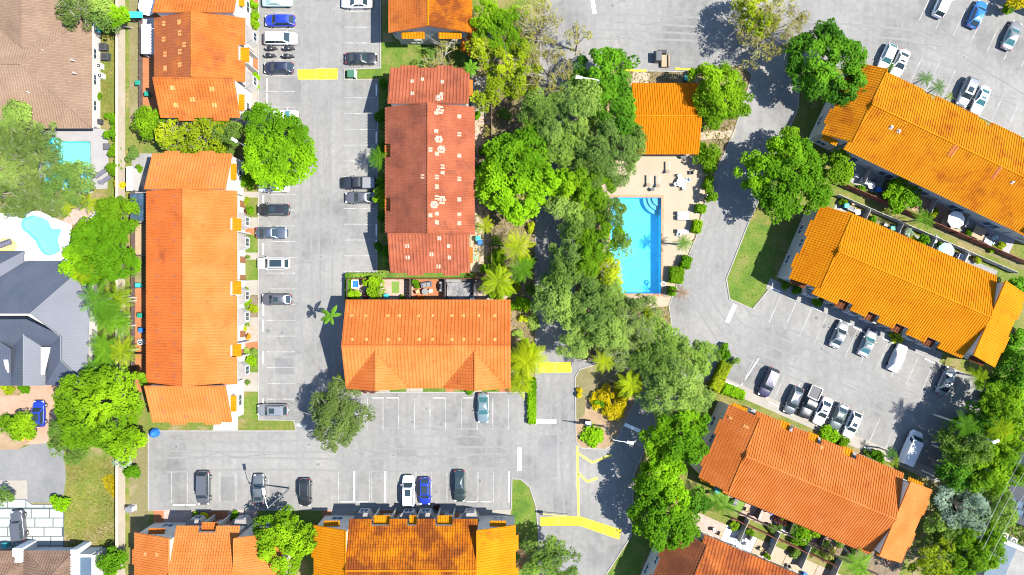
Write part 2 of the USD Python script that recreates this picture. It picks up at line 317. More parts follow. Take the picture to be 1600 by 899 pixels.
mat('palm_trunk', [(.34, .29, .24), (.46, .41, .35)], scale=3, rough=.95, mottle=.2, stretch=(1, 1, 5))
# pools
mat('pool_plaster', [(.28, .60, .70), (.35, .67, .77)], scale=.5, rough=.7, mottle=.13, mscale=2.4)
mat('pool_plaster_pale', [(.45, .72, .70), (.52, .77, .75)], scale=.8, rough=.7, mottle=.07)
watermat('water', (.42, .79, .97))
watermat('water_pale', (.45, .80, .83))
# vehicles and small things
def paint(name, c, metallic=.0, rough=.32): mat(name, tint(c, (.66 if min(c) > .7 else .36) if min(c) > .7 or max(c) > .2 and min(c) > .1 else .8), scale=.7, rough=rough, spec=.5, metallic=metallic, coat=.6)
for nm, c, mt in (('white', (.78, .78, .78), 0), ('silver', (.50, .53, .56), .35), ('grey', (.27, .30, .33), .35), ('darkgrey', (.10, .105, .12), .3), ('black', (.016, .017, .021), .0),
                  ('navy', (.018, .024, .05), .1), ('blue', (.012, .035, .33), .1), ('sky', (.02, .15, .42), .1), ('teal', (.34, .47, .50), .3), ('bluegrey', (.16, .21, .29), .35),
                  ('purple', (.035, .03, .07), .1), ('green', (.02, .035, .035), .1), ('cyan', (.36, .52, .56), .3), ('greygreen', (.24, .29, .28), .3)):
    paint('car_' + nm, c, mt)
mat('auto_glass', (.018, .03, .036), rough=.04, spec=.6)
mat('auto_glass_teal', (.03, .10, .11), rough=.04, spec=.6)
mat('tyre', (.02, .02, .022), rough=.85)
mat('rim', (.45, .45, .46), rough=.35, metallic=.7)
mat('lamp_clear', (.75, .76, .78), rough=.15, spec=.6)
mat('lamp_red', (.40, .02, .02), rough=.2, spec=.6)
mat('plastic_black', (.025, .025, .027), rough=.6)
mat('plastic_dark', (.07, .07, .075), rough=.6)
mat('cover_fabric', [(.66, .64, .66), (.72, .70, .71)], scale=1.5, rough=.8, bump=.5, bscale=3)
mat('cover_teal', [(.34, .47, .47), (.40, .53, .53)], scale=1.5, rough=.7, bump=.5, bscale=3)
mat('metal_grey', (.45, .45, .46), rough=.45, metallic=.5)
mat('metal_white', (.74, .75, .76), rough=.4)
mat('metal_dark', (.06, .065, .075), rough=.8, spec=.15)
mat('bin_green', (.01, .16, .11), rough=.5)
mat('bin_teal', (.03, .28, .28), rough=.5)
mat('bin_blue', (.015, .11, .42), rough=.5)
mat('box_green', (.03, .10, .06), rough=.6)
mat('wood', [(.36, .22, .11), (.46, .30, .17)], scale=3, rough=.7, mottle=.15)
mat('wood_tan', [(.50, .36, .22), (.58, .43, .28)], scale=2, rough=.75, mottle=.12)
mat('cloth_white', (.78, .77, .75), rough=.9)
mat('cloth_blue', (.45, .67, .74), rough=.9)
mat('cloth_dark', (.09, .09, .12), rough=.9)
mat('cloth_red', (.40, .05, .03), rough=.9)
mat('cloth_grey', [(.30, .30, .31), (.38, .38, .38)], scale=2, rough=.9, bump=.6, bscale=2)
mat('terracotta', (.50, .18, .08), rough=.8)
mat('rug_yellow', [(.70, .45, .10), (.55, .38, .16)], scale=3, rough=.95)
mat('turf', (.10, .17, .03), rough=.95)
mat('solar_glass', [(.02, .035, .06), (.05, .09, .13)], scale=1.2, rough=.1, spec=.7)
mat('hump', [(.40, .32, .05), (.68, .52, .015), (.74, .58, .015)], scale=.8, rough=.8, mottle=.14, mscale=3, stretch=(1.6, .25, 1))
# ---------------------------------------------------------------- roofs
def tiles_on(poly, O, A, B, pitch=.45, course=.44, lift=0.0, hgt=.10):
    """barrel tiles in rows over the polygon (a, b) of a slope, each tile a piece of its own"""
    N = np.cross(A, B); a0, b0, a1, b1 = poly.bounds; n = max(1, int(round((a1 - a0) / pitch))); p = (a1 - a0) / n
    cs = []
    for i in range(n):
        a = a0 + (i + .5) * p
        g = poly.intersection(LineString([(a, b0 - 1), (a, b1 + 1)]))
        for s in getattr(g, 'geoms', [g]):
            if s.geom_type != 'LineString' or s.length < .08: continue
            lo, hi = sorted(c[1] for c in s.coords); k = max(1, int(round((hi - lo) / course))); st = (hi - lo) / k
            cs += [(a, lo + j * st, lo + (j + 1) * st) for j in range(k)]
    cs = np.array(cs); m = len(cs)
    x = np.array([-.5, -.27, -.2, 0, .2, .27, .5]) * p; z = np.array([0, 0, .62, 1, .62, 0, 0]) * hgt
    al = cs[:, :1] + x; lo = np.repeat(cs[:, 1:2] - .03, 7, 1); hi = np.repeat(cs[:, 2:3], 7, 1)
    a = np.concatenate([al, al], 1).ravel(); b = np.concatenate([lo, hi], 1).ravel()
    zz = np.tile(np.r_[z + .05, z * .85 + .012], m) + lift
    V = O + a[:, None] * A + b[:, None] * B + zz[:, None] * N
    i = np.arange(6); f = np.vstack([np.c_[i, i + 1, i + 8], np.c_[i, i + 8, i + 7]])
    F = (f[None] + 14 * np.arange(m)[:, None, None]).reshape(-1, 3)
    return MB().add(V, F)

def slope(parent, poly, O, A, B, mat_, pitch=.45, thick=.14, lift=0.0, name='roof'):
    """one pitch of a tiled roof: a deck with its tiles as a sub-part"""
    if not hasattr(poly, 'geom_type'): poly = Polygon(poly)
    O, A, B = (np.array(t, float) for t in (O, A, B)); A /= np.linalg.norm(A); B /= np.linalg.norm(B); N = np.cross(A, B)
    r = part(name, MB().prism(poly, -thick, lift - .004, (O, A, B, N)), mat_, parent)
    part('roof_tiles', tiles_on(poly, O, A, B, pitch, lift=lift), mat_, r, smooth=40, kind='stuff')
    return O, A, B, N

def caps(parent, pts, mat_, r=.13, name='ridge_cap', step=.45):
    """a row of half-round ridge tiles along a line"""
    mb = MB(); pts = [np.array(p, float) for p in pts]
    for p, q in zip(pts, pts[1:]):
        k = max(1, int(np.linalg.norm(q - p) / step))
        for i in range(k):
            a, b = p + (q - p) * i / k, p + (q - p) * (i + 1.12) / k
            mb.tube(a + [0, 0, .05], b + [0, 0, .02], r, r * .86, 8)
    return part(name, mb, mat_, parent, smooth=50)

def rot(v, deg):
    r = math.radians(deg); return np.array([v[0]*math.cos(r) - v[1]*math.sin(r), v[0]*math.sin(r) + v[1]*math.cos(r)])

def window(parent, u, v, z, w, h, n, fm='trim_white', name='window', bars=1):
    """n: outward normal in the plan (unit, local). Frame proud of the wall, a mullion, a dark pane as its sub-part."""
    t = np.array([-n[1], n[0], 0]); nn = np.array([n[0], n[1], 0]); O = np.array([u, v, z], float); Z = np.array([0, 0, 1.0]); fr = (O, t, Z, nn)
    poly = sbox(-w/2, -h/2, w/2, h/2); k = bars + 1; iw = (w - .16 - .06 * bars) / k
    for i in range(k):
        x = -w/2 + .08 + i * (iw + .06); poly = poly.difference(sbox(x, -h/2 + .08, x + iw, h/2 - .08))
    f = part(name, MB().prism(poly, 0, .09, fr), fm, parent)
    part('pane', MB().prism(sbox(-w/2 + .04, -h/2 + .04, w/2 - .04, h/2 - .04), 0.005, .04, fr), 'pane', f)
    return f

def door(parent, u, v, n, w=1.0, h=2.1, m='door_brown'):
    t = np.array([-n[1], n[0], 0]); nn = np.array([n[0], n[1], 0]); fr = (np.array([u, v, 0.0]), t, np.array([0, 0, 1.0]), nn)
    d = part('door', MB().prism(sbox(-w/2, .1, w/2, .1 + h), 0, .07, fr), m, parent)
    part('handle', MB().prism(sbox(w/2 - .18, 1.0, w/2 - .1, 1.2), .07, .13, fr), 'metal_grey', d)

def townhouse(name, label, c, ang, u0, u1, L0, L1, mats, hr=8.3, he=5.6, w=6.7, ws=5.9, front=1, tabs=(), pitch=.45, wall='wall_cream', patch=(), units=5,
              slots=(), shed_tabs=True, porch='roof_gold', wext=None, drop=.5, front_detail=True):
    """A terrace: tiled gable along u between u0 and u1, a lean-to end unit sloping away at each end (L0, L1 long).
    mats: roof materials (+v pitch, -v pitch, end 0, end 1). tabs: u-intervals where the front eave is cut back and a small porch roof sits in the notch."""
    th = thing(name, label, 'townhouses', (c[0], c[1], 0), ang)
    wv = w - .95; rise = hr - he; ln = math.hypot(w, rise)
    # walls: the gable block with its two gables, then the end blocks
    zt = lambda v: hr - rise * abs(v) / w - .16
    fr = lambda uu: (np.array([uu, 0, 0.]), np.array([0, 1., 0]), np.array([0, 0, 1.]), np.array([1., 0, 0]))
    prof = Polygon([(-wv, -.2), (wv, -.2), (wv, zt(wv)), (0, zt(0)), (-wv, zt(wv))])
    part('wall', MB().prism(prof, u0 + .25, u1 - .25, fr(0)), wall, th)
    hh, hl = hr - drop, he - .25
    for e, (uu, L, sg) in enumerate(((u0, L0, -1), (u1, L1, 1))):
        if not L: continue
        Lw = L - .5; sl = (hh - hl) / L
        p2 = Polygon([(0, -.2), (Lw, -.2), (Lw, hh - sl * Lw - .16), (0.02, hh - .16)])
        part('end_wall', MB().prism(p2, -(ws - .4), ws - .4, (np.array([uu - sg*.02, 0, 0.]), np.array([sg, 0, 0.]), np.array([0, 0, 1.]), np.array([0, -sg * 1., 0]))), wall, th)
    S = {}
    for sg in (1, -1):
        A = np.array([-sg, 0, 0.]); B = np.array([0, -sg * w, rise]); O = np.array([u1 if sg > 0 else u0, sg * w, he])
        poly = sbox(0, 0, u1 - u0, ln)
        if sg == front:
            for (a, b) in tabs:
                a, b = ((u1 - b, u1 - a) if sg > 0 else (a - u0, b - u0)); poly = poly.difference(sbox(a, -.1, b, .95))
        S[sg] = slope(th, poly, O, A, B, mats[0 if sg > 0 else 1], pitch)
    caps(th, [(u0 + .05, 0, hr + .03), (u1 - .05, 0, hr + .03)], mats[4] if len(mats) > 4 else mats[0])
    for e, (uu, L, sg) in enumerate(((u0, L0, -1), (u1, L1, 1))):
        if not L: continue
        A = np.array([0, sg, 0.]); B = np.array([-sg * L, 0, hh - hl]); le = math.hypot(L, hh - hl); O = np.array([uu + sg * L, -sg * ws, hl])
        poly = sbox(0, 0, 2 * ws, le)
        if shed_tabs:
            for a, b in ((0, .22), (.42, .66), (.86, 1.0)): poly = poly.difference(sbox(a * 2 * ws - .01, -.1, b * 2 * ws, .42))
        S[('end', sg)] = slope(th, poly, O, A, B, mats[2 + e], pitch)
        caps(th, [(uu, -ws + .1, hh + .02), (uu, ws - .1, hh + .02)], mats[2 + e], .11, 'edge_cap')
        # gable-side window and its little tile hood on the end unit's long side
        for k, sv in enumerate((1, -1)):
            um = uu + sg * L * .5; vv = sv * (ws - .4)
            window(th, um, vv, 3.9, 1.5, 1.2, (0, sv)); window(th, um, vv, 1.5, 1.7, 1.3, (0, sv))
            slope(th, sbox(0, 0, 2.4, .8), (um + sv * 1.2, vv + sv * .75, 4.75), (-sv, 0, 0), (0, -sv * .75, .28), porch, .4, .1, name='window_hood')
        for vv in (-2.6, 2.4): window(th, uu + sg * (L - .5), vv, 1.6, 1.6, 1.3, (sg, 0))
        window(th, uu + sg * (L - .5), 0, 4.0, 1.4, 1.1, (sg, 0))
    # fronts and backs
    nu = units; du = (u1 - u0) / nu
    for i in range(nu):
        uc = u0 + (i + .5) * du
        for sv in (front, -front):
            if he < 4: window(th, uc, sv * wv, 1.6, 1.5, 1.1, (0, sv)); continue
            window(th, uc - du * .2, sv * wv, 4.2, 1.6, 1.2, (0, sv)); window(th, uc + du * .22, sv * wv, 4.2, 1.2, 1.2, (0, sv), bars=0)
        if not front_detail or he < 4: continue
        sv = front
        s2 = 1 if i % 2 == 0 else -1
        ub = uc - s2 * du * .22
        bay = [(ub - 1.35, wv - .1), (ub + 1.35, wv - .1), (ub + .75, wv + .85), (ub - .75, wv + .85)]
        bay = [(x, y * sv) for x, y in bay]
        by = part('bay_window', MB().prism(Polygon(bay), .35, 2.75), wall, th)
        window(by, ub, sv * (wv + .85), 1.55, 1.3, 1.5, (0, sv))
        part('bay_roof', MB().prism(Polygon(bay).buffer(.12, join_style=2), 2.75, 2.87), 'bay_top', by)
        door(th, uc + s2 * du * .25, sv * wv, (0, sv))
        window(th, uc + .1, -sv * wv, 1.25, 2.4, 2.1, (0, -sv), name='sliding_door')
    for (a, b) in tabs:
        um = (a + b) / 2; bw = b - a; sv = front
        slope(th, sbox(0, 0, bw - .3, 1.25), (um + sv * (bw/2 - .15), sv * (wv + 1.15), 4.62), (-sv, 0, 0), (0, -sv * 1.15, .36), porch, .4, .1, name='porch_roof')
        part('porch_wall', MB().bx(a + .02, a + .2, *sorted((sv * (wv - .02), sv * (wv + .85))), -.1, 4.5).bx(b - .2, b - .02, *sorted((sv * (wv - .02), sv * (wv + .85))), -.1, 4.5), wall, th)
    # loose patches of re-bedded tiles, and pipes, where the picture shows them
    for (px, py, sx, sy, mt, kind) in patch:
        z = 7.0
        for _ in range(6):
            q = P(px, py, z); l = rot(q[:2] - np.array(c[:2]), -ang)
            z = hr - rise * abs(l[1]) / w if u0 <= l[0] <= u1 else hh - (hh - hl) * ((u0 - l[0]) / max(L0, .1) if l[0] < u0 else (l[0] - u1) / max(L1, .1))
        key = ((1 if l[1] > 0 else -1) if u0 <= l[0] <= u1 else ('end', 1 if l[0] > u1 else -1))
        if key not in S: continue
        O, A, B, N = S[key]; d = np.array([l[0], l[1], z]) - O; a, b = d @ A, d @ B
        if kind == 'pipe':
            part('vent_pipe', MB().cyl(O + a*A + b*B - [0, 0, .1], .12, .55, 10), 'metal_white', th, smooth=40)
        else:
            g = sbox(a - sx/2, b - sy/2, a + sx/2, b + sy/2)
            if kind == 'ring': g = Point(a, b).buffer(sx/2, 6).difference(Point(a, b).buffer(sx*.17, 6))
            part('mended_tiles', tiles_on(g, O, A, B, .36, .36, lift=.055), mt, th, smooth=40)
    return th

def hip_roof(parent, planes, mat_, z_thick=.14, pitch=.4, seams=False, ridges=()):
    """planes: lists of 3-D points (local), the first two along the eave, counter-clockwise from above"""
    for pl in planes:
        pts = np.array(pl, float); A = pts[1] - pts[0]; A[2] = 0; A /= np.linalg.norm(A)
        n = np.cross(pts[1] - pts[0], pts[2] - pts[0]); n /= np.linalg.norm(n)
        if n[2] < 0: n = -n
        B = np.cross(n, A)
        if B[2] < 0: A, B = -A, -B
        O = pts[0]; q = np.c_[(pts - O) @ A, (pts - O) @ B]; poly = Polygon(q).buffer(0)
        if seams:
            r = part('roof', MB().prism(poly, -z_thick, 0, (O, A, B, n)), mat_, parent); mb = MB(); a0, b0, a1, b1 = poly.bounds
            for a in np.arange(a0 + .2, a1, .42):
                g = poly.intersection(LineString([(a, b0 - 1), (a, b1 + 1)]))
                for s in getattr(g, 'geoms', [g]):
                    if s.geom_type == 'LineString' and s.length > .2:
                        lo, hi = sorted(t[1] for t in s.coords); mb.prism(sbox(a - .025, lo, a + .025, hi), -.01, .05, (O, A, B, n))
            if mb.n: part('standing_seams', mb, mat_, r, kind='stuff')
        else: slope(parent, poly, O, A, B, mat_, pitch, z_thick)
    for r in ridges: caps(parent, r, mat_, .11)

# ---------------------------------------------------------------- foliage
def leaves(rng, cen, nrm, l, w, up=.75, rnd=.42):
    n = len(cen); N = nrm * .7 + [0, 0, up] + rng.normal(0, rnd, (n, 3)); N /= np.linalg.norm(N, axis=1)[:, None]
    t = np.cross(N, rng.normal(0, 1, (n, 3))); t /= np.linalg.norm(t, axis=1)[:, None] + 1e-9; b = np.cross(N, t)
    k = rng.uniform(.65, 1.35, (n, 1)); L = l * k; W = w * k
    V = np.stack([cen - t*L/2, cen + b*W/2 + N*.02, cen + t*L/2 - [0, 0, .06], cen - b*W/2 + N*.02], 1).reshape(-1, 3)
    i = 4 * np.arange(n)[:, None]
    return V, np.vstack([i + [0, 3, 2], i + [0, 2, 1]])

KIND = {  # leaf material, clump radius, leaves per clump, leaf length, width, clumps per m2, depth of gaps, twigs, bark
    'vivid': ('leaf_vivid', .95, 95, .40, .24, 1.15, .1, 8, 'bark'), 'deep': ('leaf_deep', .95, 95, .40, .24, 1.15, .1, 8, 'bark'),
    'lime': ('leaf_lime', .8, 92, .32, .20, 1.4, .1, 8, 'bark'), 'oak': ('leaf_oak', .8, 88, .30, .15, 1.4, .2, 26, 'bark_pale'),
    'olive': ('leaf_olive', .85, 88, .32, .17, 1.3, .2, 20, 'bark'), 'grey': ('leaf_greygreen', .85, 88, .31, .17, 1.3, .22, 22, 'bark'),
    'dry': ('leaf_dry', .7, 30, .30, .17, .75, .3, 60, 'bark_pale'), 'yg': ('leaf_yellowgreen', .8, 70, .34, .2, 1.05, .2, 22, 'bark'),
    'yellow': ('leaf_yellow', .6, 55, .36, .2, 1.7, .1, 6, 'bark'), 'silver': ('leaf_silver', .8, 60, .40, .15, 1.2, .15, 16, 'bark_pale'),
    'red': ('leaf_red', .7, 42, .32, .18, 1.0, .25, 22, 'bark'), 'flower': ('leaf_flower', .6, 45, .30, .2, 1.5, .2, 8, 'bark'), 'dead': ('leaf_dead', .6, 22, .4, .12, 1., .3, 30, 'bark')}

def crown(seed, R, z0, z1, kind, dens=1.0, lobes=5):
    m, rc, nl, l, w, cpa, gap, tw, bk = KIND[kind]; rng = np.random.default_rng(seed); R *= 1.09; dens = dens * (1.2 if dens < 1 else 1.08)
    rc = min(rc, R * .45); n = max(7, int(math.pi * R * R * cpa * dens)); ph = rng.uniform(0, 6.28, 4); am = rng.uniform(.05, .13, 4)
    th = rng.uniform(0, 2*np.pi, n); out = 1 + sum(am[i] * np.sin((i + 2) * th + ph[i]) for i in range(4))
    rr = np.sqrt(rng.uniform(0, 1, n)); r = (R - rc * .55) * rr * out
    hh = (z1 - z0 - rc * .6); q = rng.uniform(0, 1, n)
    bump = 1 - .5 * np.abs(np.sin(th * 2.3 + ph[0]) * np.sin(rr * 5 + ph[1]))
    z = z0 + hh * np.sqrt(np.maximum(1 - (rr * .93)**2, .05)) * bump * np.where(q < .7, rng.uniform(.82, 1.0, n), rng.uniform(.25, .8, n))
    C = np.c_[r * np.cos(th), r * np.sin(th), z]; rcs = rc * rng.uniform(.65, 1.25, n)
    d = rng.normal(0, 1, (n, nl, 3)); d[..., 2] = np.abs(d[..., 2]) * 1.0 - .25; d /= np.linalg.norm(d, axis=2)[..., None]
    pos = C[:, None] + d * (rcs[:, None] * rng.uniform(.55, 1.0, (n, nl)))[..., None] * [1, 1, .75]
    V, F = leaves(rng, pos.reshape(-1, 3), d.reshape(-1, 3), l, w)
    return (V, F), C, m, tw, bk, rng

SEED = [100]
def tree(px, py, Rpx, kind, label, top=9.0, low=None, dens=1.0, name=None, group=None, cat='tree'):
    """crown centred on the pixel, its radius in the photograph's pixels; trunk and limbs below it"""
    SEED[0] += 1; zc = top * .72; c = P(px, py, zc); R = Rpx * .1 * (H - zc) / H; low = top * .42 if low is None else low
    (V, F), C, m, tw, bk, rng = crown(SEED[0], R, low, top, kind, dens)
    th = thing(name or 'leafy_tree', label, cat, (c[0], c[1], 0), group=group)
    r0 = .09 + .035 * R; mb = MB(); fork = np.array([rng.normal(0, .2), rng.normal(0, .2), low * .75])
    mb.path([(0, 0, -.2), fork * [.5, .5, .5], fork], r0 * 1.25, r0 * .8, 8)
    limbs = C[rng.choice(len(C), min(len(C), 5 + tw), replace=False)]
    for k, q in enumerate(limbs):
        md = fork + (q - fork) * .5 + [rng.normal(0, .25), rng.normal(0, .25), .35]
        mb.path([fork, md, q - [0, 0, .2]], r0 * (.45 if k < 5 else .2), .03, 5)
        if kind in ('dry', 'oak', 'yg', 'dead', 'red'):
            for _ in range(3):
                e = q + rng.normal(0, .8, 3) * [1, 1, .4] + [0, 0, .5]; mb.tube(q - [0, 0, .2], e, .035, .012, 4)
    part('trunk', mb, bk, th, smooth=50)
    part('crown', (V, F), m, th)
    return th

def shrub(px, py, Rpx, kind, label, h=1.2, name='shrub', group=None, dens=1.3, cat='shrub', z=0.0):
    SEED[0] += 1; zc = h * .5 + z; c = P(px, py, zc); R = Rpx * .1 * (H - zc) / H
    (V, F), C, m, tw, bk, rng = crown(SEED[0], R, h * .15, h, kind, dens)
    th = thing(name, label, cat, (c[0], c[1], z), group=group); mb = MB()
    for q in C[:: max(1, len(C) // 7)]: mb.tube((q[0] * .25, q[1] * .25, -.1), q - [0, 0, .05], .035, .015, 5)
    part('stem', mb, bk, th); part('foliage', (V, F), m, th)
    return th

def hedge(poly, h, kind, label, group=None, name='hedge'):
    SEED[0] += 1; rng = np.random.default_rng(SEED[0]); m, rc, nl, l, w, cpa, gap, tw, bk = KIND[kind]
    pg = Polygon([P(x, y, h * .6)[:2] for x, y in poly]); c = np.array(pg.centroid.coords[0]); pg = shapely.affinity.translate(pg, -c[0], -c[1])
    x0, y0, x1, y1 = pg.bounds; n = int(pg.area * 230); q = np.c_[rng.uniform(x0, x1, n), rng.uniform(y0, y1, n)]; ins = shapely.contains_xy(pg, q[:, 0], q[:, 1]); q = q[ins]
    top = np.c_[q, h + rng.normal(0, .08, len(q)) + .12 * np.sin(q[:, 0] * 3.1) * np.sin(q[:, 1] * 2.7)]; nt = np.tile([0, 0, 1.0], (len(q), 1))
    L = pg.exterior.length; k = int(L * h * 120); sd = rng.uniform(0, L, k); e = shapely.line_interpolate_point(pg.exterior, sd); e = np.c_[shapely.get_x(e), shapely.get_y(e)]
    sn = e / (np.linalg.norm(e, axis=1)[:, None] + 1e-6); side = np.c_[e + rng.normal(0, .09, e.shape), rng.uniform(.05, h, k)]
    V, F = leaves(rng, np.vstack([top, side]), np.vstack([nt, np.c_[sn, np.zeros(k)]]), l * .75, w * .85)
    th = thing(name, label, 'hedge', (c[0], c[1], 0), group=group)
    part('stem', MB().prism(pg.buffer(-.18) if not pg.buffer(-.18).is_empty else pg.buffer(-.05), -.1, h - .22), 'dark_soil', th)
    part('foliage', (V, F), m, th)

def frond(rng, L, az, rise, droop, nl=14, wd=.13, twist=0.0):
    t = np.linspace(0, 1, 9); r = L * (t * 1.0 - .10 * t**2 * droop); z = L * (rise * t - droop * t**2)
    ca, sa = math.cos(az), math.sin(az); mid = np.c_[r * ca, r * sa, z]; mb = MB(); mb.path(mid, .045 * L / 2.5, .012, 4)
    s = np.linspace(.12, .99, nl); R = np.interp(s, t, r); Z = np.interp(s, t, z); dz = np.gradient(Z, R)
    ll = L * .255 * np.sin(np.pi * (.16 + .80 * s)) * rng.uniform(.85, 1.1, nl); w = wd * L / 2.5
    fwd = np.c_[np.full(nl, ca), np.full(nl, sa), dz]; fwd /= np.linalg.norm(fwd, axis=1)[:, None]
    base = np.c_[R * ca, R * sa, Z]
    for sg in (1, -1):
        side = np.array([-sa * sg, ca * sg, 0]); d = side * .8 + fwd * .55 + np.c_[np.zeros(nl), np.zeros(nl), -rng.uniform(.15, .5, nl)]; d /= np.linalg.norm(d, axis=1)[:, None]
        tip = base + d * ll[:, None]; m2 = base + d * ll[:, None] * .45 + [0, 0, .05 * L / 2.5]; wv = fwd * w / 2
        V = np.stack([base, m2 - wv, tip, m2 + wv], 1).reshape(-1, 3); i = 4 * np.arange(nl)[:, None]
        mb.add(V, np.vstack([i + [0, 1, 2], i + [0, 2, 3]]) if sg > 0 else np.vstack([i + [0, 2, 1], i + [0, 3, 2]]))
    return mb

def palm(px, py, Rpx, label, h=5.0, m='leaf_palm', n=14, name='palm_tree', group=None, base=None, stems=1, wd=.125):
    """crown centre at the pixel at height h; base: pixel of the foot where the trunk leans"""
    SEED[0] += 1; rng = np.random.default_rng(SEED[0]); top = P(px, py, h); R = Rpx * .1 * (H - h) / H
    b = P(*base)[:2] if base else top[:2] + rng.normal(0, .12, 2)
    th = thing(name, label, 'palm', (b[0], b[1], 0), group=group); t = np.r_[top[:2] - b, h]
    for s in range(stems):
        o = np.zeros(3) if stems == 1 else np.r_[rng.normal(0, R * .28, 2), -rng.uniform(0, h * .3)]
        tt = t + o; mb = MB().path([(o[0]*.3, o[1]*.3, -.2), (tt[0] * .35 + o[0]*.1, tt[1] * .35, tt[2] * .4), (tt[0] * .75, tt[1] * .75, tt[2] * .78), tt], .10 + .012 * h, .075, 8)
        part('trunk', mb, 'palm_trunk', th, smooth=50)
        a0 = rng.uniform(0, 6.28); nn = max(5, n // stems + (2 if stems > 1 else 0))
        for k in range(nn):
            inner = k % 3 == 0
            f = frond(rng, R * rng.uniform(.85, 1.12) * (.8 if inner else 1.0) / (.88 if stems == 1 else 1.0), a0 + k * 2.399, .75 if inner else rng.uniform(.25, .5), .55 if inner else rng.uniform(.55, .85), wd=wd)
            f.v = [v + tt for v in f.v]; part('frond', f, m, th)
    return th
# ---------------------------------------------------------------- vehicles (nose along +x)
def loft(st):
    """st: (x, half width, z bottom, z top, tumble): rounded sections joined along x"""
    rows = []
    for x, hw, zb, zt, tb in st:
        h = zt - zb; half = [(0, zb), (hw * .86, zb), (hw * .97, zb + .18 * h), (hw, zb + .5 * h), (hw * (1 - .25 * tb), zb + .82 * h), (hw * (1 - tb), zt - .015), (hw * (1 - tb) * .55, zt + .012), (0, zt + .02)]
        ring = [(x, y, z) for y, z in half] + [(x, -y, z) for y, z in half[-2:0:-1]]; rows.append(ring)
    k = len(rows[0]); V = np.array(rows).reshape(-1, 3); F = []
    for i in range(len(rows) - 1):
        for j in range(k): a, b = i*k + j, i*k + (j+1) % k; F.append((a, a + k, b + k, b))
    m = MB().add(V, F)
    for i, o in ((0, 1), (len(rows) - 1, -1)):
        c = np.array(rows[i]).mean(0); r = np.arange(k); ring = np.array(rows[i])
        f = np.c_[r, (r + 1) % k, np.full(k, k)] if o > 0 else np.c_[(r + 1) % k, r, np.full(k, k)]
        m.add(np.vstack([ring, [c]]), f)
    return m

# length, width, belt height, roof height, base of windscreen, roof front, roof rear, base of rear window, hood height (fractions of half length)
CARS = {'sedan': (4.75, 1.84, .95, 1.44, .42, .10, -.42, -.74, .88), 'suv': (4.65, 1.88, 1.08, 1.70, .48, .22, -.78, -.96, 1.0), 'hatch': (4.25, 1.80, .98, 1.52, .50, .20, -.66, -.95, .92),
        'van': (5.3, 1.98, 1.15, 2.05, .72, .50, -.93, -.99, 1.1), 'minivan': (5.0, 1.95, 1.05, 1.74, .60, .32, -.80, -.97, 1.0), 'pickup': (5.4, 1.95, 1.05, 1.78, .44, .24, -.12, -.20, 1.05),
        'jeep': (4.2, 1.85, 1.15, 1.82, .34, .26, -.92, -.97, 1.12)}

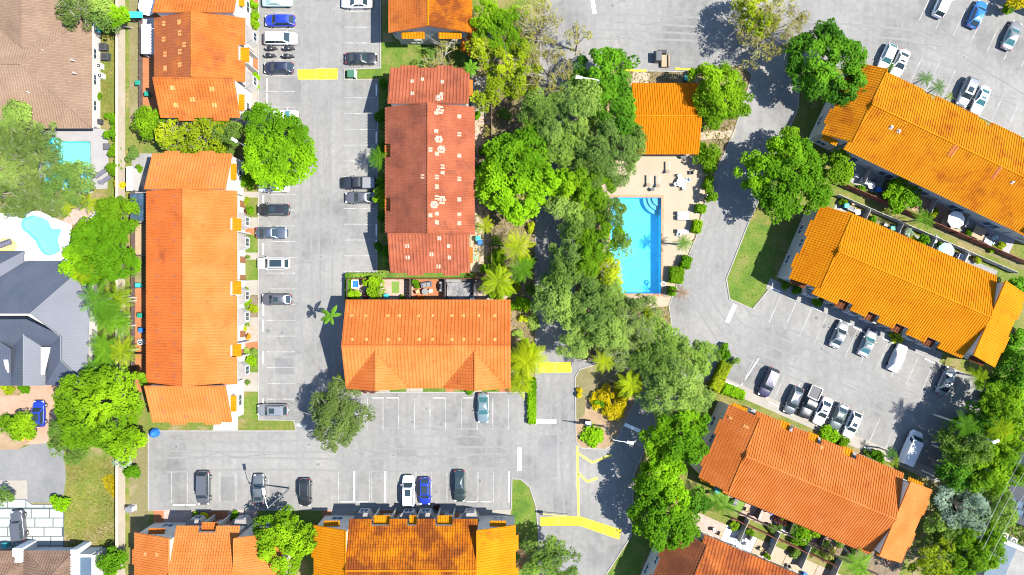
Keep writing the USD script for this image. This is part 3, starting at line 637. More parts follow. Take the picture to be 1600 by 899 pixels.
def car(px, py, ang, kind, col, label, L=None, W=None, glass='auto_glass', sunroof=False, rack=False, rails=None, cat='car', group=None, cover=None, dark_roof=False, name=None):
    """(px, py): the middle of the car in the photograph; ang: where its nose points, degrees anticlockwise from the right of the picture"""
    l0, w0, zb, zr, a, b, c, d, zh = CARS[kind]; L = L or l0; W = W or w0; x = L / 2; hw = W / 2
    q = P(px, py, .8); th = thing(name or ('parked_' + {'suv': 'car', 'sedan': 'car', 'hatch': 'car', 'jeep': 'car', 'minivan': 'van'}.get(kind, kind)), label, cat, (q[0], q[1], 0), ang, group)
    if kind == 'pickup':
        st = [(-x, hw*.94, .42, .98, .04), (-x*.97, hw*.98, .34, 1.0, .04), (-.2*x, hw, .30, 1.0, .05), (a*x + .05, hw, .28, zb, .07), (.72*x, hw*.98, .28, zh, .1), (.93*x, hw*.90, .32, zh-.06, .12), (x, hw*.78, .40, zh - .22, .12)]
    else:
        tail = zb - (.03 if kind == 'sedan' else .0)
        st = [(-x, hw*.78, .42, tail - .22, .10), (-x*.975, hw*.88, .34, tail - .10, .11), (-x*.90, hw*.96, .28, tail - .02, .11), (-x*.6, hw, .24, zb, .09), (0, hw, .22, zb, .08), (a*x, hw, .22, zb, .09),
              (a*x + .35*(1-a)*x, hw*.985, .23, (zb+zh)/2 - .02, .12), (.85*x, hw*.93, .27, zh - .08, .14), (.95*x, hw*.82, .32, zh - .19, .14), (x, hw*.64, .40, zh - .33, .12)]
    body = loft(st); cm = cover or 'car_' + col
    tw = hw * (.72 if kind in ('sedan', 'hatch') else .78 if kind != 'van' else .86); bw = hw * .90
    lo = np.array([(a*x, bw*.90, zb - .03), (a*x - .12*x, bw, zb - .02), (d*x + .06*x, bw*.97, zb - .02), (d*x, bw*.86, zb - .03)])
    hi = np.array([(b*x, tw*.86, zr - .05), (b*x - .07*x, tw, zr), (c*x + .05*x, tw*.97, zr - .02), (c*x, tw*.88, zr - .07)])
    mir = np.array([1, -1, 1.0]); R0 = np.vstack([lo, (lo * mir)[::-1]]); R1 = np.vstack([hi, (hi * mir)[::-1]]); k = 8; i = np.arange(k); j = (i + 1) % k
    top = R1.copy(); top[:, 2] += .0; ctr = np.array([[(b + c) / 2 * x, 0, zr + .035]])
    F = np.vstack([np.c_[i, k + i, k + j], np.c_[i, k + j, j], np.c_[k + i, np.full(k, 2*k), k + j]])
    body.add(np.vstack([R0, top, ctr]), F)
    bp = part('body', body, cm, th, smooth=38)
    if cover:
        part('wheel', wheels(x, hw, 1), 'tyre', th); return th
    def pane(nm, p, q2, r, s, ins=.07, m=glass):
        """a window on the quad p q r s (p,q below; r,s above), a little inside its edges and 8 mm proud"""
        Q = np.array([p, q2, r, s], float); cc = Q.mean(0); n = np.cross(Q[1] - Q[0], Q[3] - Q[0]); n /= np.linalg.norm(n)
        if n @ (cc - np.array([0, 0, .5])) < 0: n = -n
        e = Q + (cc - Q) * ins * np.array([1.0, 1.0, 1.0]) ; o = e + n * .012; i2 = e - n * .02
        V = np.vstack([o, i2]); f = [(0, 1, 2, 3), (3, 2, 1, 0)]
        nn = np.cross(o[1] - o[0], o[3] - o[0]); f = [(0, 1, 2, 3) if nn @ n > 0 else (3, 2, 1, 0)] + [(t, (t+1) % 4, 4 + (t+1) % 4, 4 + t) for t in range(4)]
        part(nm, MB().add(V, f), m, th)
    pane('windscreen', lo[0], lo[0]*mir, hi[0]*mir, hi[0], .05)
    pane('rear_window', lo[3], lo[3]*mir, hi[3]*mir, hi[3], .09)
    for s in (1, -1):
        mm = np.array([1, s, 1.0]); A, B2, C, D = lo[1]*mm, lo[2]*mm, hi[2]*mm, hi[1]*mm
        if kind == 'van': B2 = A + (B2 - A) * .28; C = D + (C - D) * .28
        mid0, mid1 = A + (B2 - A) * .5, D + (C - D) * .48
        pane('side_window', A, mid0, mid1, D, .06); 
        if kind not in ('van',): pane('side_window', mid0, B2, C, mid1, .06)
        mb = MB().ob(((a*x - .16*x), s * (hw + .09), zb + .03), (.12, .20, .13), 0, .04); part('mirror', mb, cm if col != 'white' else 'car_white', th)
        part('headlight', MB().ob((.90*x, s * hw * .70, zh - .20), (.32, .26, .10), -s * 22, .03), 'lamp_clear', th)
        part('tail_light', MB().ob((-.955*x, s * hw * .74, zb - .13), (.14, .24, .12), s * 14, .03), 'lamp_red', th)
    if sunroof or dark_roof:
        x0, x1 = ((b*x - .25, c*x + (.35 if dark_roof else .55*(b-c)*x)))
        part('sunroof', MB().ob(((x0 + x1)/2, 0, zr + .022), (abs(x0 - x1), tw * (1.5 if dark_roof else 1.1), .03), 0, .015), glass, th)
    if rack or kind == 'suv':
        for s in (1, -1): part('roof_rail', MB().path([(b*x - .15, s*tw*.9, zr), (b*x - .3, s*tw*.9, zr + .07), (c*x + .3, s*tw*.9, zr + .07), (c*x + .15, s*tw*.9, zr - .02)], .02), 'metal_grey', th)
    if kind == 'pickup':
        bx0, bx1 = -x*.97, -.24*x
        rail = MB().bx(bx0, bx1, hw*.84, hw*.97, .95, 1.16).bx(bx0, bx1, -hw*.97, -hw*.84, .95, 1.16).bx(bx0 - .03, bx0 + .07, -hw*.84, hw*.84, .95, 1.14).bx(bx1 - .08, bx1, -hw*.84, hw*.84, .95, 1.16)
        part('bed_rail', rail, cm, th); fl = MB().bx(bx0 + .07, bx1 - .08, -hw*.84, hw*.84, 1.0, 1.025)
        for y in np.linspace(-.7, .7, 8): fl.bx(bx0 + .07, bx1 - .08, y * hw - .03, y * hw + .03, 1.02, 1.05)
        part('bed_floor', fl, rails or 'metal_grey', th)
    for fx in (.62, -.62):
        for s in (1, -1):
            w = part('wheel', MB().tube((fx*x, s*(hw - .20), .33), (fx*x, s*(hw + .015), .33), .33, .33, 16), 'tyre', th, smooth=40)
            part('rim', MB().tube((fx*x, s*(hw - .02), .33), (fx*x, s*(hw + .03), .33), .20, .17, 10), 'rim', w)
    part('number_plate', MB().bx(-x - .015, -x + .02, -.17, .17, .62, .75), 'metal_white', th)
    part('grille', MB().ob((x - .01, 0, zh - .43), (.06, hw * .9, .16), 0, .02), 'plastic_black', th)
    if kind == 'jeep':
        part('spare_wheel', MB().tube((-x - .02, 0, .95), (-x - .26, 0, .95), .37, .35, 16), 'tyre', th, smooth=40)
        for s in (1, -1): part('fender', MB().ob((.62*x, s*(hw + .06), .78), (.95, .26, .08), 0, .03).ob((-.62*x, s*(hw + .06), .78), (.95, .26, .08), 0, .03), 'plastic_black', th)
    return th

def wheels(x, hw, n):
    mb = MB()
    for fx in (.62, -.62):
        for s in (1, -1): mb.tube((fx*x, s*(hw - .20), .33), (fx*x, s*(hw - .01), .33), .33, .33, 14)
    return mb

def motorcycle(px, py, ang, label, col='black'):
    q = P(px, py, .6); th = thing('motorcycle', label, 'motorcycle', (q[0], q[1], 0), ang, 'motorcycles in the stall between the cars')
    for s, nm in ((.68, 'wheel'), (-.68, 'wheel')):
        w = part(nm, MB().tube((s, -.07, .31), (s, .07, .31), .31, .31, 16), 'tyre', th, smooth=40); part('rim', MB().tube((s, -.08, .31), (s, .08, .31), .18, .18, 10), 'metal_grey', w)
    part('tank', MB().add(*trimesh_arr(trimesh.creation.icosphere(2), (.55, .36, .24), (.16, 0, .78))), 'car_' + col, th, smooth=True)
    part('seat', MB().ob((-.42, 0, .80), (.95, .44, .14), 0, .06), 'plastic_black', th)
    part('engine', MB().ob((.05, 0, .48), (.9, .5, .40), 0, .06), 'metal_dark', th)
    part('handlebar', MB().path([(.42, -.40, 1.02), (.52, -.18, 1.06), (.52, .18, 1.06), (.42, .40, 1.02)], .022), 'metal_grey', th)
    part('fork', MB().tube((.68, -.1, .31), (.5, -.1, 1.02), .03).tube((.68, .1, .31), (.5, .1, 1.02), .03), 'metal_grey', th)
    part('headlight', MB().add(*trimesh_arr(trimesh.creation.icosphere(1), (.1, .11, .11), (.66, 0, .92))), 'lamp_clear', th, smooth=True)
    part('fender', MB().ob((-.72, 0, .66), (.42, .2, .06), 0, .02).ob((.72, 0, .64), (.34, .16, .05), 0, .02), 'car_' + col, th)
    part('exhaust', MB().tube((-.1, -.2, .34), (-.85, -.22, .40), .05, .06, 8), 'metal_grey', th)
    return th

def trimesh_arr(m, sc, loc): return np.array(m.vertices) * sc + np.array(loc), np.array(m.faces)

# ---------------------------------------------------------------- small things
def lamp(base, head, label, h=9.7, arm=2.5):
    """street light: foot at the pixel, head at the pixel (at height h)"""
    b = P(*base); hd = P(head[0], head[1], h + .3) - b; th = thing('street_lamp', label, 'street lamp', b); d = hd[:2] / (np.linalg.norm(hd[:2]) + 1e-9)
    part('pole', MB().cyl((0, 0, -.2), .13, h + .2, 10, .075), 'metal_grey', th, smooth=40)
    part('base_plate', MB().cyl((0, 0, -.05), .26, .25, 12, .22), 'kerb_concrete', th)
    part('arm', MB().path([(0, 0, h - .1), (hd[0]*.3, hd[1]*.3, h + .28), (hd[0]*.8, hd[1]*.8, h + .34)], .05, .04), 'metal_white', th)
    a = math.degrees(math.atan2(d[1], d[0]))
    lh = part('lamp_head', MB().ob((hd[0]*.95, hd[1]*.95, h + .36), (.95, .42, .16), a, .06), 'metal_white', th)
    part('lens', MB().ob((hd[0]*.95, hd[1]*.95, h + .265), (.6, .3, .04), a), 'lamp_clear', lh)

def wheelie_bin(px, py, label, m='bin_green', ang=0, group=None):
    q = P(px, py, .8); th = thing('wheeled_bin', label, 'bin', (q[0], q[1], 0), ang, group)
    v = [(-.24, -.26, .05), (.24, -.26, .05), (.24, .26, .05), (-.24, .26, .05), (-.32, -.33, .98), (.32, -.33, .98), (.32, .33, .98), (-.32, .33, .98)]
    part('tub', MB().add(v, [(0, 3, 2, 1), (4, 5, 6, 7), (0, 1, 5, 4), (1, 2, 6, 5), (2, 3, 7, 6), (3, 0, 4, 7)]), m, th)
    part('lid', MB().ob((.02, 0, 1.03), (.74, .72, .1), 0, .05), m, th)
    part('handle', MB().tube((-.38, -.28, 1.0), (-.38, .28, 1.0), .025), m, th)
    for s in (1, -1): part('wheel', MB().tube((-.26, s*.2, .12), (-.26, s*.28, .12), .12, .12, 10), 'tyre', th)

def patio_table(px, py, label, m='cloth_white', r=.55, h=.74, square=False, ang=0, leg='metal_grey', name='patio_table', group=None, legs=4):
    q = P(px, py, h); th = thing(name, label, 'table', (q[0], q[1], 0), ang, group)
    part('tabletop', MB().ob((0, 0, h - .03), (2*r, 2*r * (1 if square is True else square or 1), .06), 0, .02) if square else MB().cyl((0, 0, h - .06), r, .06, 20), m, th)
    for i in range(legs):
        t = math.pi/4 + i * 2*math.pi/legs; sy = square if square and square is not True else 1
        part('leg', MB().tube((r*.72*math.cos(t), r*.72*math.sin(t)*sy, 0), (r*.72*math.cos(t), r*.72*math.sin(t)*sy, h - .05), .03), leg, th)

def patio_chair(px, py, ang, label, m='plastic_dark', group=None):
    q = P(px, py, .5); th = thing('patio_chair', label, 'chair', (q[0], q[1], 0), ang, group)
    part('seat', MB().ob((0, 0, .43), (.5, .5, .06), 0, .02), m, th); part('backrest', MB().ob((-.25, 0, .70), (.06, .5, .5), 0, .02), m, th)
    for s in (1, -1):
        part('armrest', MB().ob((0, s*.26, .62), (.48, .06, .05), 0, .015), m, th)
        for f in (.21, -.21): part('leg', MB().tube((f, s*.21, 0), (f, s*.21, .42), .025), m, th)

def sofa(px, py, ang, label, w=1.8, m='cloth_dark', cush='cloth_grey', name='outdoor_sofa'):
    q = P(px, py, .5); th = thing(name, label, 'sofa', (q[0], q[1], 0), ang)
    part('base', MB().ob((0, 0, .2), (.8, w, .36), 0, .04), m, th); part('backrest', MB().ob((-.33, 0, .55), (.16, w, .5), 0, .05), m, th)
    for s in (1, -1): part('armrest', MB().ob((.02, s*(w/2 - .08), .48), (.74, .16, .26), 0, .04), m, th)
    n = max(1, int(w / .7))
    for i in range(n): part('cushion', MB().ob((.06, (i - (n-1)/2) * (w - .36)/n, .44), (.62, (w - .4)/n - .03, .14), 0, .05), cush, th)

def lounger(px, py, ang, label, m='deck', frame='metal_white', group=None):
    q = P(px, py, .4); th = thing('sun_lounger', label, 'sun lounger', (q[0], q[1], 0), ang, group)
    part('frame', MB().bx(-.95, .95, -.34, -.28, .26, .32).bx(-.95, .95, .28, .34, .26, .32), frame, th)
    part('bed', MB().ob((.28, 0, .36), (1.3, .6, .07), 0, .03), m, th)
    r = math.radians(38); O = np.array([-.36, 0, .36]); part('backrest', MB().prism(sbox(0, -.3, .72, .3), 0, .06, (O, np.array([-math.cos(r), 0, math.sin(r)]), np.array([0, -1., 0]), np.array([math.sin(r), 0, math.cos(r)]))), m, th)
    for x in (-.75, .75):
        for s in (1, -1): part('leg', MB().tube((x, s*.31, 0), (x, s*.31, .28), .025), frame, th)

def umbrella(px, py, R, label, m, h=2.5, n=8):
    q = P(px, py, h); th = thing('patio_umbrella', label, 'umbrella', (q[0], q[1], 0), 11)
    t = np.arange(n) * 2*np.pi/n; i = np.arange(n); j = (i + 1) % n; rim = np.c_[R*np.cos(t), R*np.sin(t), np.full(n, h - .42)]; md = np.c_[R*.5*np.cos(t), R*.5*np.sin(t), np.full(n, h - .16)]
    V = np.vstack([[(0, 0, h)], md, rim, rim - [0, 0, .14]]); F = np.vstack([np.c_[np.zeros(n, int), 1+i, 1+j], np.c_[1+i, 1+n+i, 1+n+j], np.c_[1+i, 1+n+j, 1+j], np.c_[1+n+i, 1+2*n+i, 1+2*n+j], np.c_[1+n+i, 1+2*n+j, 1+n+j]])
    part('canopy', MB().add(V, F), m, th); part('pole', MB().cyl((0, 0, 0), .03, h + .08, 8), 'metal_grey', th); part('base', MB().cyl((0, 0, 0), .28, .1, 14, .22), 'plastic_dark', th)
    for k in range(n): part('rib', MB().tube((0, 0, h - .1), rim[k] * .97 + [0, 0, .02], .014), 'metal_grey', th)

def planter(px, py, label, pot='terracotta', kind='lime', r=.3, h=.45, group=None, fol=1.3):
    SEED[0] += 1; q = P(px, py, h); th = thing('potted_plant', label, 'potted plant', (q[0], q[1], 0), group=group)
    part('pot', MB().lathe([(.02, 0), (r*.7, 0), (r*.95, h*.9), (r*1.08, h*.9), (r*1.08, h), (r*.85, h), (r*.8, h*.9), (.01, h*.9)]), pot, th, smooth=30)
    (V, F), C, m, tw, bk, rng = crown(SEED[0], r * fol * 1.4, 0.0, r * 2.6, kind, 1.6); part('foliage', (V + [0, 0, h*.85], F), m, th)

def grill(px, py, ang, label):
    q = P(px, py, .8); th = thing('barbecue_grill', label, 'grill', (q[0], q[1], 0), ang)
    part('cabinet', MB().ob((0, 0, .42), (.55, .8, .8), 0, .03), 'plastic_dark', th); part('hood', MB().tube((0, -.38, .86), (0, .38, .86), .27, .27, 14), 'plastic_black', th, smooth=40)
    for s in (1, -1): part('side_shelf', MB().ob((0, s*.58, .82), (.48, .34, .05), 0, .01), 'metal_grey', th)

def ac_unit(px, py, label, ang=0, group=None, s=.85, m='metal_grey'):
    q = P(px, py, .8); th = thing('air_conditioner', label, 'air conditioner', (q[0], q[1], 0), ang, group)
    part('casing', MB().ob((0, 0, .42), (s, s, .84), 0, .04), m, th); part('fan_grille', MB().cyl((0, 0, .84), s*.38, .03, 16), 'plastic_black', th); part('fan_hub', MB().cyl((0, 0, .87), .09, .02, 10), m, th)

def cabinet(px, py, w, d, h, label, m='box_green', lid='metal_white', ang=0, cat='utility box', name='utility_box'):
    q = P(px, py, h); th = thing(name, label, cat, (q[0], q[1], 0), ang)
    part('casing', MB().ob((0, 0, h/2), (w, d, h), 0, .03), m, th); part('lid', MB().ob((0, 0, h + .04), (w + .08, d + .08, .08), 0, .03), lid, th); part('pad', MB().bx(-w/2 - .15, w/2 + .15, -d/2 - .15, d/2 + .15, -.05, .06), 'kerb_concrete', th)
    part('door_seam', MB().bx(-.01, .01, -d/2 - .012, -d/2 + .02, .12, h - .05), 'plastic_black', th)

def fence(pts, h, m, label, name='wooden_fence', cat='fence', board=.42, post='same', th=.06, group=None, rail=True):
    """boards side by side between posts along a line of pixels; every board a part"""
    g = [P(*p)[:2] for p in pts]; o = g[0]; t = thing(name, label, cat, (o[0], o[1], 0), group=group); pm = m if post == 'same' else post; cnt = 0
    for p, q in zip(g, g[1:]):
        L = np.linalg.norm(q - p); d = (q - p) / L; a = math.degrees(math.atan2(d[1], d[0])); n = max(1, int(L / board)); st = L / n
        for i in range(n):
            c = p - o + d * (i + .5) * st; k = (i * 7919) % 5 * .012
            part('board', MB().ob((c[0], c[1], h/2 - k/2), (st - .02, th, h - k), a), m, t); cnt += 1
        k = max(1, int(L / 2.4))
        for i in range(k + 1):
            c = p - o + d * L * i / k; part('post', MB().ob((c[0] + d[1]*.07, c[1] - d[0]*.07, h/2), (.1, .1, h + .06), a, .02), pm, t)
    return t

def wall(pts, h, w, m, label, name='garden_wall', cat='wall', cap=None, group=None):
    g = [P(*p)[:2] for p in pts]; o = g[0]; t = thing(name, label, cat, (o[0], o[1], 0), group=group)
    ln = LineString([q - o for q in g]); part('masonry', MB().prism(ln.buffer(w/2, cap_style=2, join_style=2), -.2, h), m, t)
    part('coping', MB().prism(ln.buffer(w/2 + .04, cap_style=2, join_style=2), h, h + .07), cap or m, t)
    return t
# ================================================================ THE SETTING
import shapely.affinity
def px(pts, z=0.0): return Polygon([P(x, y, z)[:2] for x, y in pts]).buffer(0)
def rect(x0, y0, x1, y1): return [(x0, y0), (x1, y0), (x1, y1), (x0, y1)]
def area(name, poly, z, m, thick=0.0):
    if isinstance(poly, list): poly = px(poly)
    mb = MB().prism(poly, z - thick, z) if thick else MB().sheet(poly, z)
    return tag(part(name, mb, m, '/World'), kind='structure')

POOL1 = px([(954, 309), (1033, 309), (1033, 459), (954, 459)])
POOL2 = px([(70, 216), (92, 215), (99, 221), (139, 221), (142, 224), (142, 300), (70, 300)])
POOL3 = px([(34, 343), (50, 336), (66, 340), (76, 345), (81, 357), (97, 358), (91, 375), (95, 392), (86, 398), (75, 400), (66, 396), (59, 387), (54, 376), (44, 366), (34, 358), (31, 350)]).buffer(.35).buffer(-.35)
POOLS = unary_union([POOL1, POOL2, POOL3])

area('ground', sbox(-700, -700, 700, 700).difference(POOLS), 0.0, 'grassground')
LOT = unary_union([px(q) for q in (
    [(405, -80), (594, -80), (594, 106), (538, 108), (538, 126), (590, 126), (588, 426), (537, 428), (537, 614), (824, 614), (824, 662), (838, 664), (838, 300), (846, 60), (866, -80), (1700, -80), (1700, 262), (1392, 116),
     (1250, 100), (1246, 168), (1196, 290), (1170, 345), (1134, 436), (1139, 468), (1176, 484), (1205, 449), (1290, 488), (1400, 538), (1466, 568), (1550, 602), (1536, 650), (1492, 742), (1462, 750), (1420, 730), (1350, 701), (1270, 668), (1150, 606), (1100, 590), (1020, 670),
     (990, 740), (985, 838), (945, 899), (925, 980), (842, 980), (842, 830), (838, 790), (828, 760), (814, 748), (799, 747), (798, 796), (233, 796), (233, 674), (464, 674), (460, 656), (405, 655)],)])
ISLAND = px([(898, 590), (905, 577), (950, 563), (1000, 572), (1006, 604), (985, 645), (960, 694), (946, 703), (908, 701), (899, 690)]).buffer(.4).buffer(-.4)
MED = px([(897, 108), (1075, 112), (1160, 100), (1176, 118), (1148, 205), (1110, 290), (1088, 372), (1060, 440), (1046, 478), (1050, 505), (1000, 575), (897, 562)])   # pool grounds and the wood beside it
LOT = LOT.difference(ISLAND).difference(MED)
lot = area('parking_lot', LOT, 0.012, 'asphalt')
kerb = LOT.buffer(.16).difference(LOT).difference(POOLS).intersection(sbox(-85, -50, 85, 50))
area('kerb', kerb, 0.11, 'kerb_concrete', .15)
# yards, verges, beds
area('verge', px(rect(202, -60, 219, 196)), .006, 'drygrass'); area('verge', px(rect(202, 690, 233, 1000)), .006, 'drygrass')
area('lawn', px(rect(103, 690, 186, 870)), .006, 'grassground'); area('lawn', px(rect(152, 40, 186, 196)), .006, 'grassground')
area('lawn', px([(595, 66), (742, 66), (742, 112), (540, 124), (540, 109), (595, 106)]), .008, 'lawn'); area('lawn', px([(800, 750), (813, 750), (826, 762), (836, 792), (840, 830), (841, 990), (800, 990)]), .01, 'lawn')
area('lawn', px([(1168, 350), (1206, 352), (1212, 430), (1176, 481), (1142, 467), (1137, 437)]), .01, 'lawn'); area('lawn', px(rect(541, 427, 742, 438)), .01, 'lawn')
area('lawn', px([(988, 842), (1012, 846), (985, 960), (935, 960), (950, 897)]), .01, 'lawn'); area('lawn', px(rect(826, 590, 836, 661)), .01, 'lawn')
area('lawn', px([(372, 656), (455, 657), (462, 672), (372, 672)]), .006, 'grassground'); area('lawn', px([(372, 628), (403, 612), (404, 654), (372, 654)]), .008, 'lawn')
area('lawn', px([(1303, 288), (1312, 283), (1610, 413), (1605, 425)]), .012, 'drygrass'); area('lawn', px([(1135, 792), (1147, 788), (1380, 905), (1360, 912)]), .012, 'lawn')
area('planting_bed', px([(741, 108), (838, 108), (838, 560), (800, 590), (741, 434)]), .005, 'mulch'); area('planting_bed', MED.difference(POOLS), .005, 'mulch')
area('planting_bed', ISLAND, .09, 'dirt', .1); area('planting_bed', px([(1490, 740), (1540, 620), (1610, 560), (1660, 560), (1660, 960), (1430, 960)]), .005, 'mulch')
area('lawn', ISLAND.intersection(px([(895, 560), (1010, 560), (1000, 600), (945, 603), (930, 612), (915, 625), (913, 650), (895, 660)])), .094, 'drygrass')
# the community pool
DECK = px([(940, 236), (1092, 236), (1110, 262), (1100, 310), (1082, 380), (1058, 436), (1045, 478), (990, 486), (940, 470)])
area('pool_deck', DECK.difference(POOL1.buffer(.3)), .03, 'deck', .05)
def pool(poly, plaster, water, depth, level=-.14):
    b = area('pool_basin', MB and poly.buffer(.35), -depth, plaster) if False else tag(part('pool_basin', MB().prism(poly.buffer(.25).difference(poly), -depth - .1, .02).prism(poly.buffer(.25), -depth - .2, -depth), plaster, '/World'), kind='structure')
    tag(part('pool_water', MB().sheet(poly.buffer(-.002), level), water, '/World'), kind='structure'); return b
pb = pool(POOL1, 'pool_plaster', 'water', 1.9)
part('coping', MB().prism(POOL1.buffer(.42, join_style=2).difference(POOL1.buffer(.0)), .02, .07), 'coping', pb)
cx, cy = P(1033, 309)[:2]
for k, r in enumerate((2.6, 1.95, 1.3)):
    t = np.linspace(math.pi, 1.5 * math.pi, 14); part('pool_step', MB().prism([(cx, cy)] + [(cx + r*math.cos(a), cy + r*math.sin(a)) for a in t], -1.9, -1.15 + .30 * k), 'wall_white', pb)
part('tile_band', MB().prism(POOL1.difference(POOL1.buffer(-.03)), -.30, .015), 'car_blue', pb)
p2 = pool(POOL2, 'pool_plaster_pale', 'water_pale', 1.3); part('coping', MB().prism(POOL2.buffer(.25).difference(POOL2), .02, .08), 'kerb_concrete', p2)
p3 = pool(POOL3, 'pool_plaster_pale', 'water_pale', 1.1); part('coping', MB().prism(POOL3.buffer(.22).difference(POOL3), .02, .08), 'white_deck', p3)
area('patio', px([(60, 196), (150, 200), (168, 204), (170, 240), (168, 295), (60, 300)]).difference(POOL2.buffer(.2)), .03, 'grey_deck', .05)
area('patio', px([(-60, 338), (60, 330), (112, 352), (105, 415), (-60, 415)]).difference(POOL3.buffer(.2)), .03, 'white_deck', .05)
area('patio', px([(98, 345), (120, 320), (158, 325), (160, 340), (112, 352)]), .02, 'pink_paving')
# neighbours on the left: drive, forecourt, tiled patio
area('driveway', px([(-60, 618), (30, 618), (45, 600), (98, 600), (98, 690), (60, 694), (-60, 700)]), .012, 'driveway', .03)
area('planting_bed', px([(-60, 590), (40, 598), (40, 608), (25, 618), (-60, 622)]), .05, 'dirt', .05); area('planting_bed', px([(-60, 650), (20, 648), (48, 662), (52, 685), (30, 702), (-60, 706)]), .05, 'dirt', .05)
area('forecourt', px([(-60, 700), (30, 702), (60, 690), (98, 690), (103, 745), (100, 772), (78, 786), (-60, 786)]), .010, 'asphalt_worn')
area('forecourt', px([(-60, 751), (42, 751), (43, 780), (-60, 784)]), .016, 'concrete', .03)
pat = area('patio', px([(-60, 780), (40, 780), (50, 788), (100, 788), (100, 860), (-60, 860)]), .02, 'tile_joint', .04)
zone = px([(-60, 781), (40, 781), (50, 789), (99, 789), (99, 859), (-60, 859)])
for r in range(6):
    y0 = 781.5 + r * 14.3 - (1.5 if r == 0 else 0); off = (0, -20, 14, 0, -18, 8)[r]
    for c in range(-3, 6):
        x0 = 13 + off + c * 28.4; g = px(rect(x0, y0, x0 + 27, y0 + 13.2)).intersection(zone)
        if not g.is_empty and g.area > .3: part('paving_tile', MB().prism(g, .022, .045), 'white_tile', pat)
# front walks and little lawns along the western terraces
def strips(x0, x1, spec):
    for y0, y1, m in spec: area({'lawn': 'lawn', 'dark_soil': 'planting_bed', 'grassground': 'lawn'}.get(m, 'front_walk'), px(rect(x0, y0, x1, y1)), .05 if m in ('concrete', 'terracotta_paving', 'wall_white') else .03, m, .06)
strips(371, 403.5, [(300, 309, 'concrete'), (309, 340, 'grassground'), (340, 357, 'concrete'), (357, 367, 'terracotta_paving'), (367, 395, 'lawn'), (395, 406, 'concrete'), (406, 438, 'lawn'), (438, 461, 'concrete'), (461, 496, 'dark_soil'), (496, 505, 'concrete'), (505, 534, 'pink_paving'), (534, 546, 'terracotta_paving'), (546, 582, 'lawn'), (582, 607, 'concrete'), (607, 612, 'concrete')])
strips(384, 404, [(-40, 12, 'terracotta_paving'), (12, 42, 'lawn'), (42, 62, 'concrete'), (62, 92, 'concrete'), (92, 112, 'terracotta_paving'), (112, 138, 'lawn'), (138, 165, 'concrete'), (165, 190, 'pink_paving')])
area('front_walk', px([(340, 640), (372, 610), (371, 674), (332, 674)]), .04, 'wall_white', .05)
for x0, x1, m in ((552, 592, 'dark_soil'), (592, 609, 'concrete'), (609, 635, 'lawn'), (635, 661, 'concrete'), (661, 697, 'lawn'), (697, 709, 'terracotta_paving'), (709, 741, 'lawn'), (741, 753, 'concrete'), (753, 780, 'lawn'), (780, 800, 'terracotta_paving')): area('front_walk' if m in ('concrete', 'terracotta_paving') else 'lawn', px(rect(x0, 598, x1, 613)), .04, m, .05)
for x0, x1, m in ((240, 256, 'terracotta_paving'), (256, 300, 'pink_paving'), (300, 328, 'dark_soil'), (328, 356, 'terracotta_paving'), (356, 402, 'pink_paving'), (402, 504, 'lawn'), (504, 518, 'terracotta_paving'), (518, 590, 'concrete'), (590, 615, 'terracotta_paving'), (615, 687, 'concrete'), (687, 702, 'wall_white'), (702, 798, 'concrete')): area('lawn' if m == 'lawn' else 'front_walk', px(rect(x0, 797, x1, 818)), .045, m, .05)
# walks to the pool house and beside it
area('path', px([(1092, 207), (1150, 203), (1146, 216), (1092, 219)]), .03, 'deck', .04); area('path', px([(990, 112), (1016, 112), (1012, 134), (984, 132)]), .03, 'deck', .04)
area('path', px([(1016, 112), (1094, 114), (1094, 134), (1014, 134)]), .02, 'mulch', .03)
# patios behind the terraces
for x0, x1, m in ((550, 634, 'pink_paving'), (634, 646, 'driveway'), (646, 692, 'terracotta_paving'), (692, 745, 'grey_paving'), (745, 795, 'pink_paving')): area('patio', px(rect(x0, 437, x1, 476)), .03, m, .05)
area('patio', px(rect(612, 440, 624, 458)), .034, 'turf')
for y0, y1, m in ((240, 300, 'grey_paving'), (300, 350, 'grey_deck'), (350, 400, 'wood_tan'), (400, 450, 'drygrass'), (450, 500, 'terracotta_paving'), (500, 555, 'terracotta_paving'), (555, 612, 'terracotta_paving')): area('patio', px(rect(206, y0, 262, y1)), .03, m, .05)
for y0, y1, m in ((-30, 28, 'terracotta_paving'), (28, 86, 'white_deck'), (86, 172, 'roof_patch_orange' if False else 'driveway')): area('patio', px(rect(219, y0, 270, y1)), .03, m, .05)
area('patio', px(rect(219, 86, 270, 172)), .034, 'terracotta_paving')
for y0, y1, m in ((120, 178, 'white_gravel'), (178, 250, 'pink_paving'), (250, 330, 'pink_paving'), (330, 425, 'deck')): area('patio', px(rect(735, y0, 766, y1)), .03, m, .05)
UH = rot((1, 0), -25.0); UV = rot((0, 1), -25.0)
def tpatio(corner, step, n, depth, mats_, side, ang):
    """a row of small back yards: first corner (pixel), widths along the terrace, depth away from it"""
    o = P(*corner)[:2]; d = rot((1, 0), ang); nrm = rot((0, side), ang)
    for i, m in enumerate(mats_):
        a, b = o + d * step * i, o + d * (step * (i + 1) - .1); area('patio', Polygon([a, b, b + nrm * depth, a + nrm * depth]).buffer(0), .03, m, .05)
tpatio((1322, 282), 5.6, 5, 4.6, ['white_gravel', 'dark_soil', 'roof_patch_orange' if False else 'driveway', 'grey_paving', 'grey_deck'], 1, -24.2)
tpatio((1308, 314), 5.5, 5, 4.4, ['white_gravel', 'drygrass', 'grey_paving', 'grey_deck', 'grey_paving'], -1, -23.6)
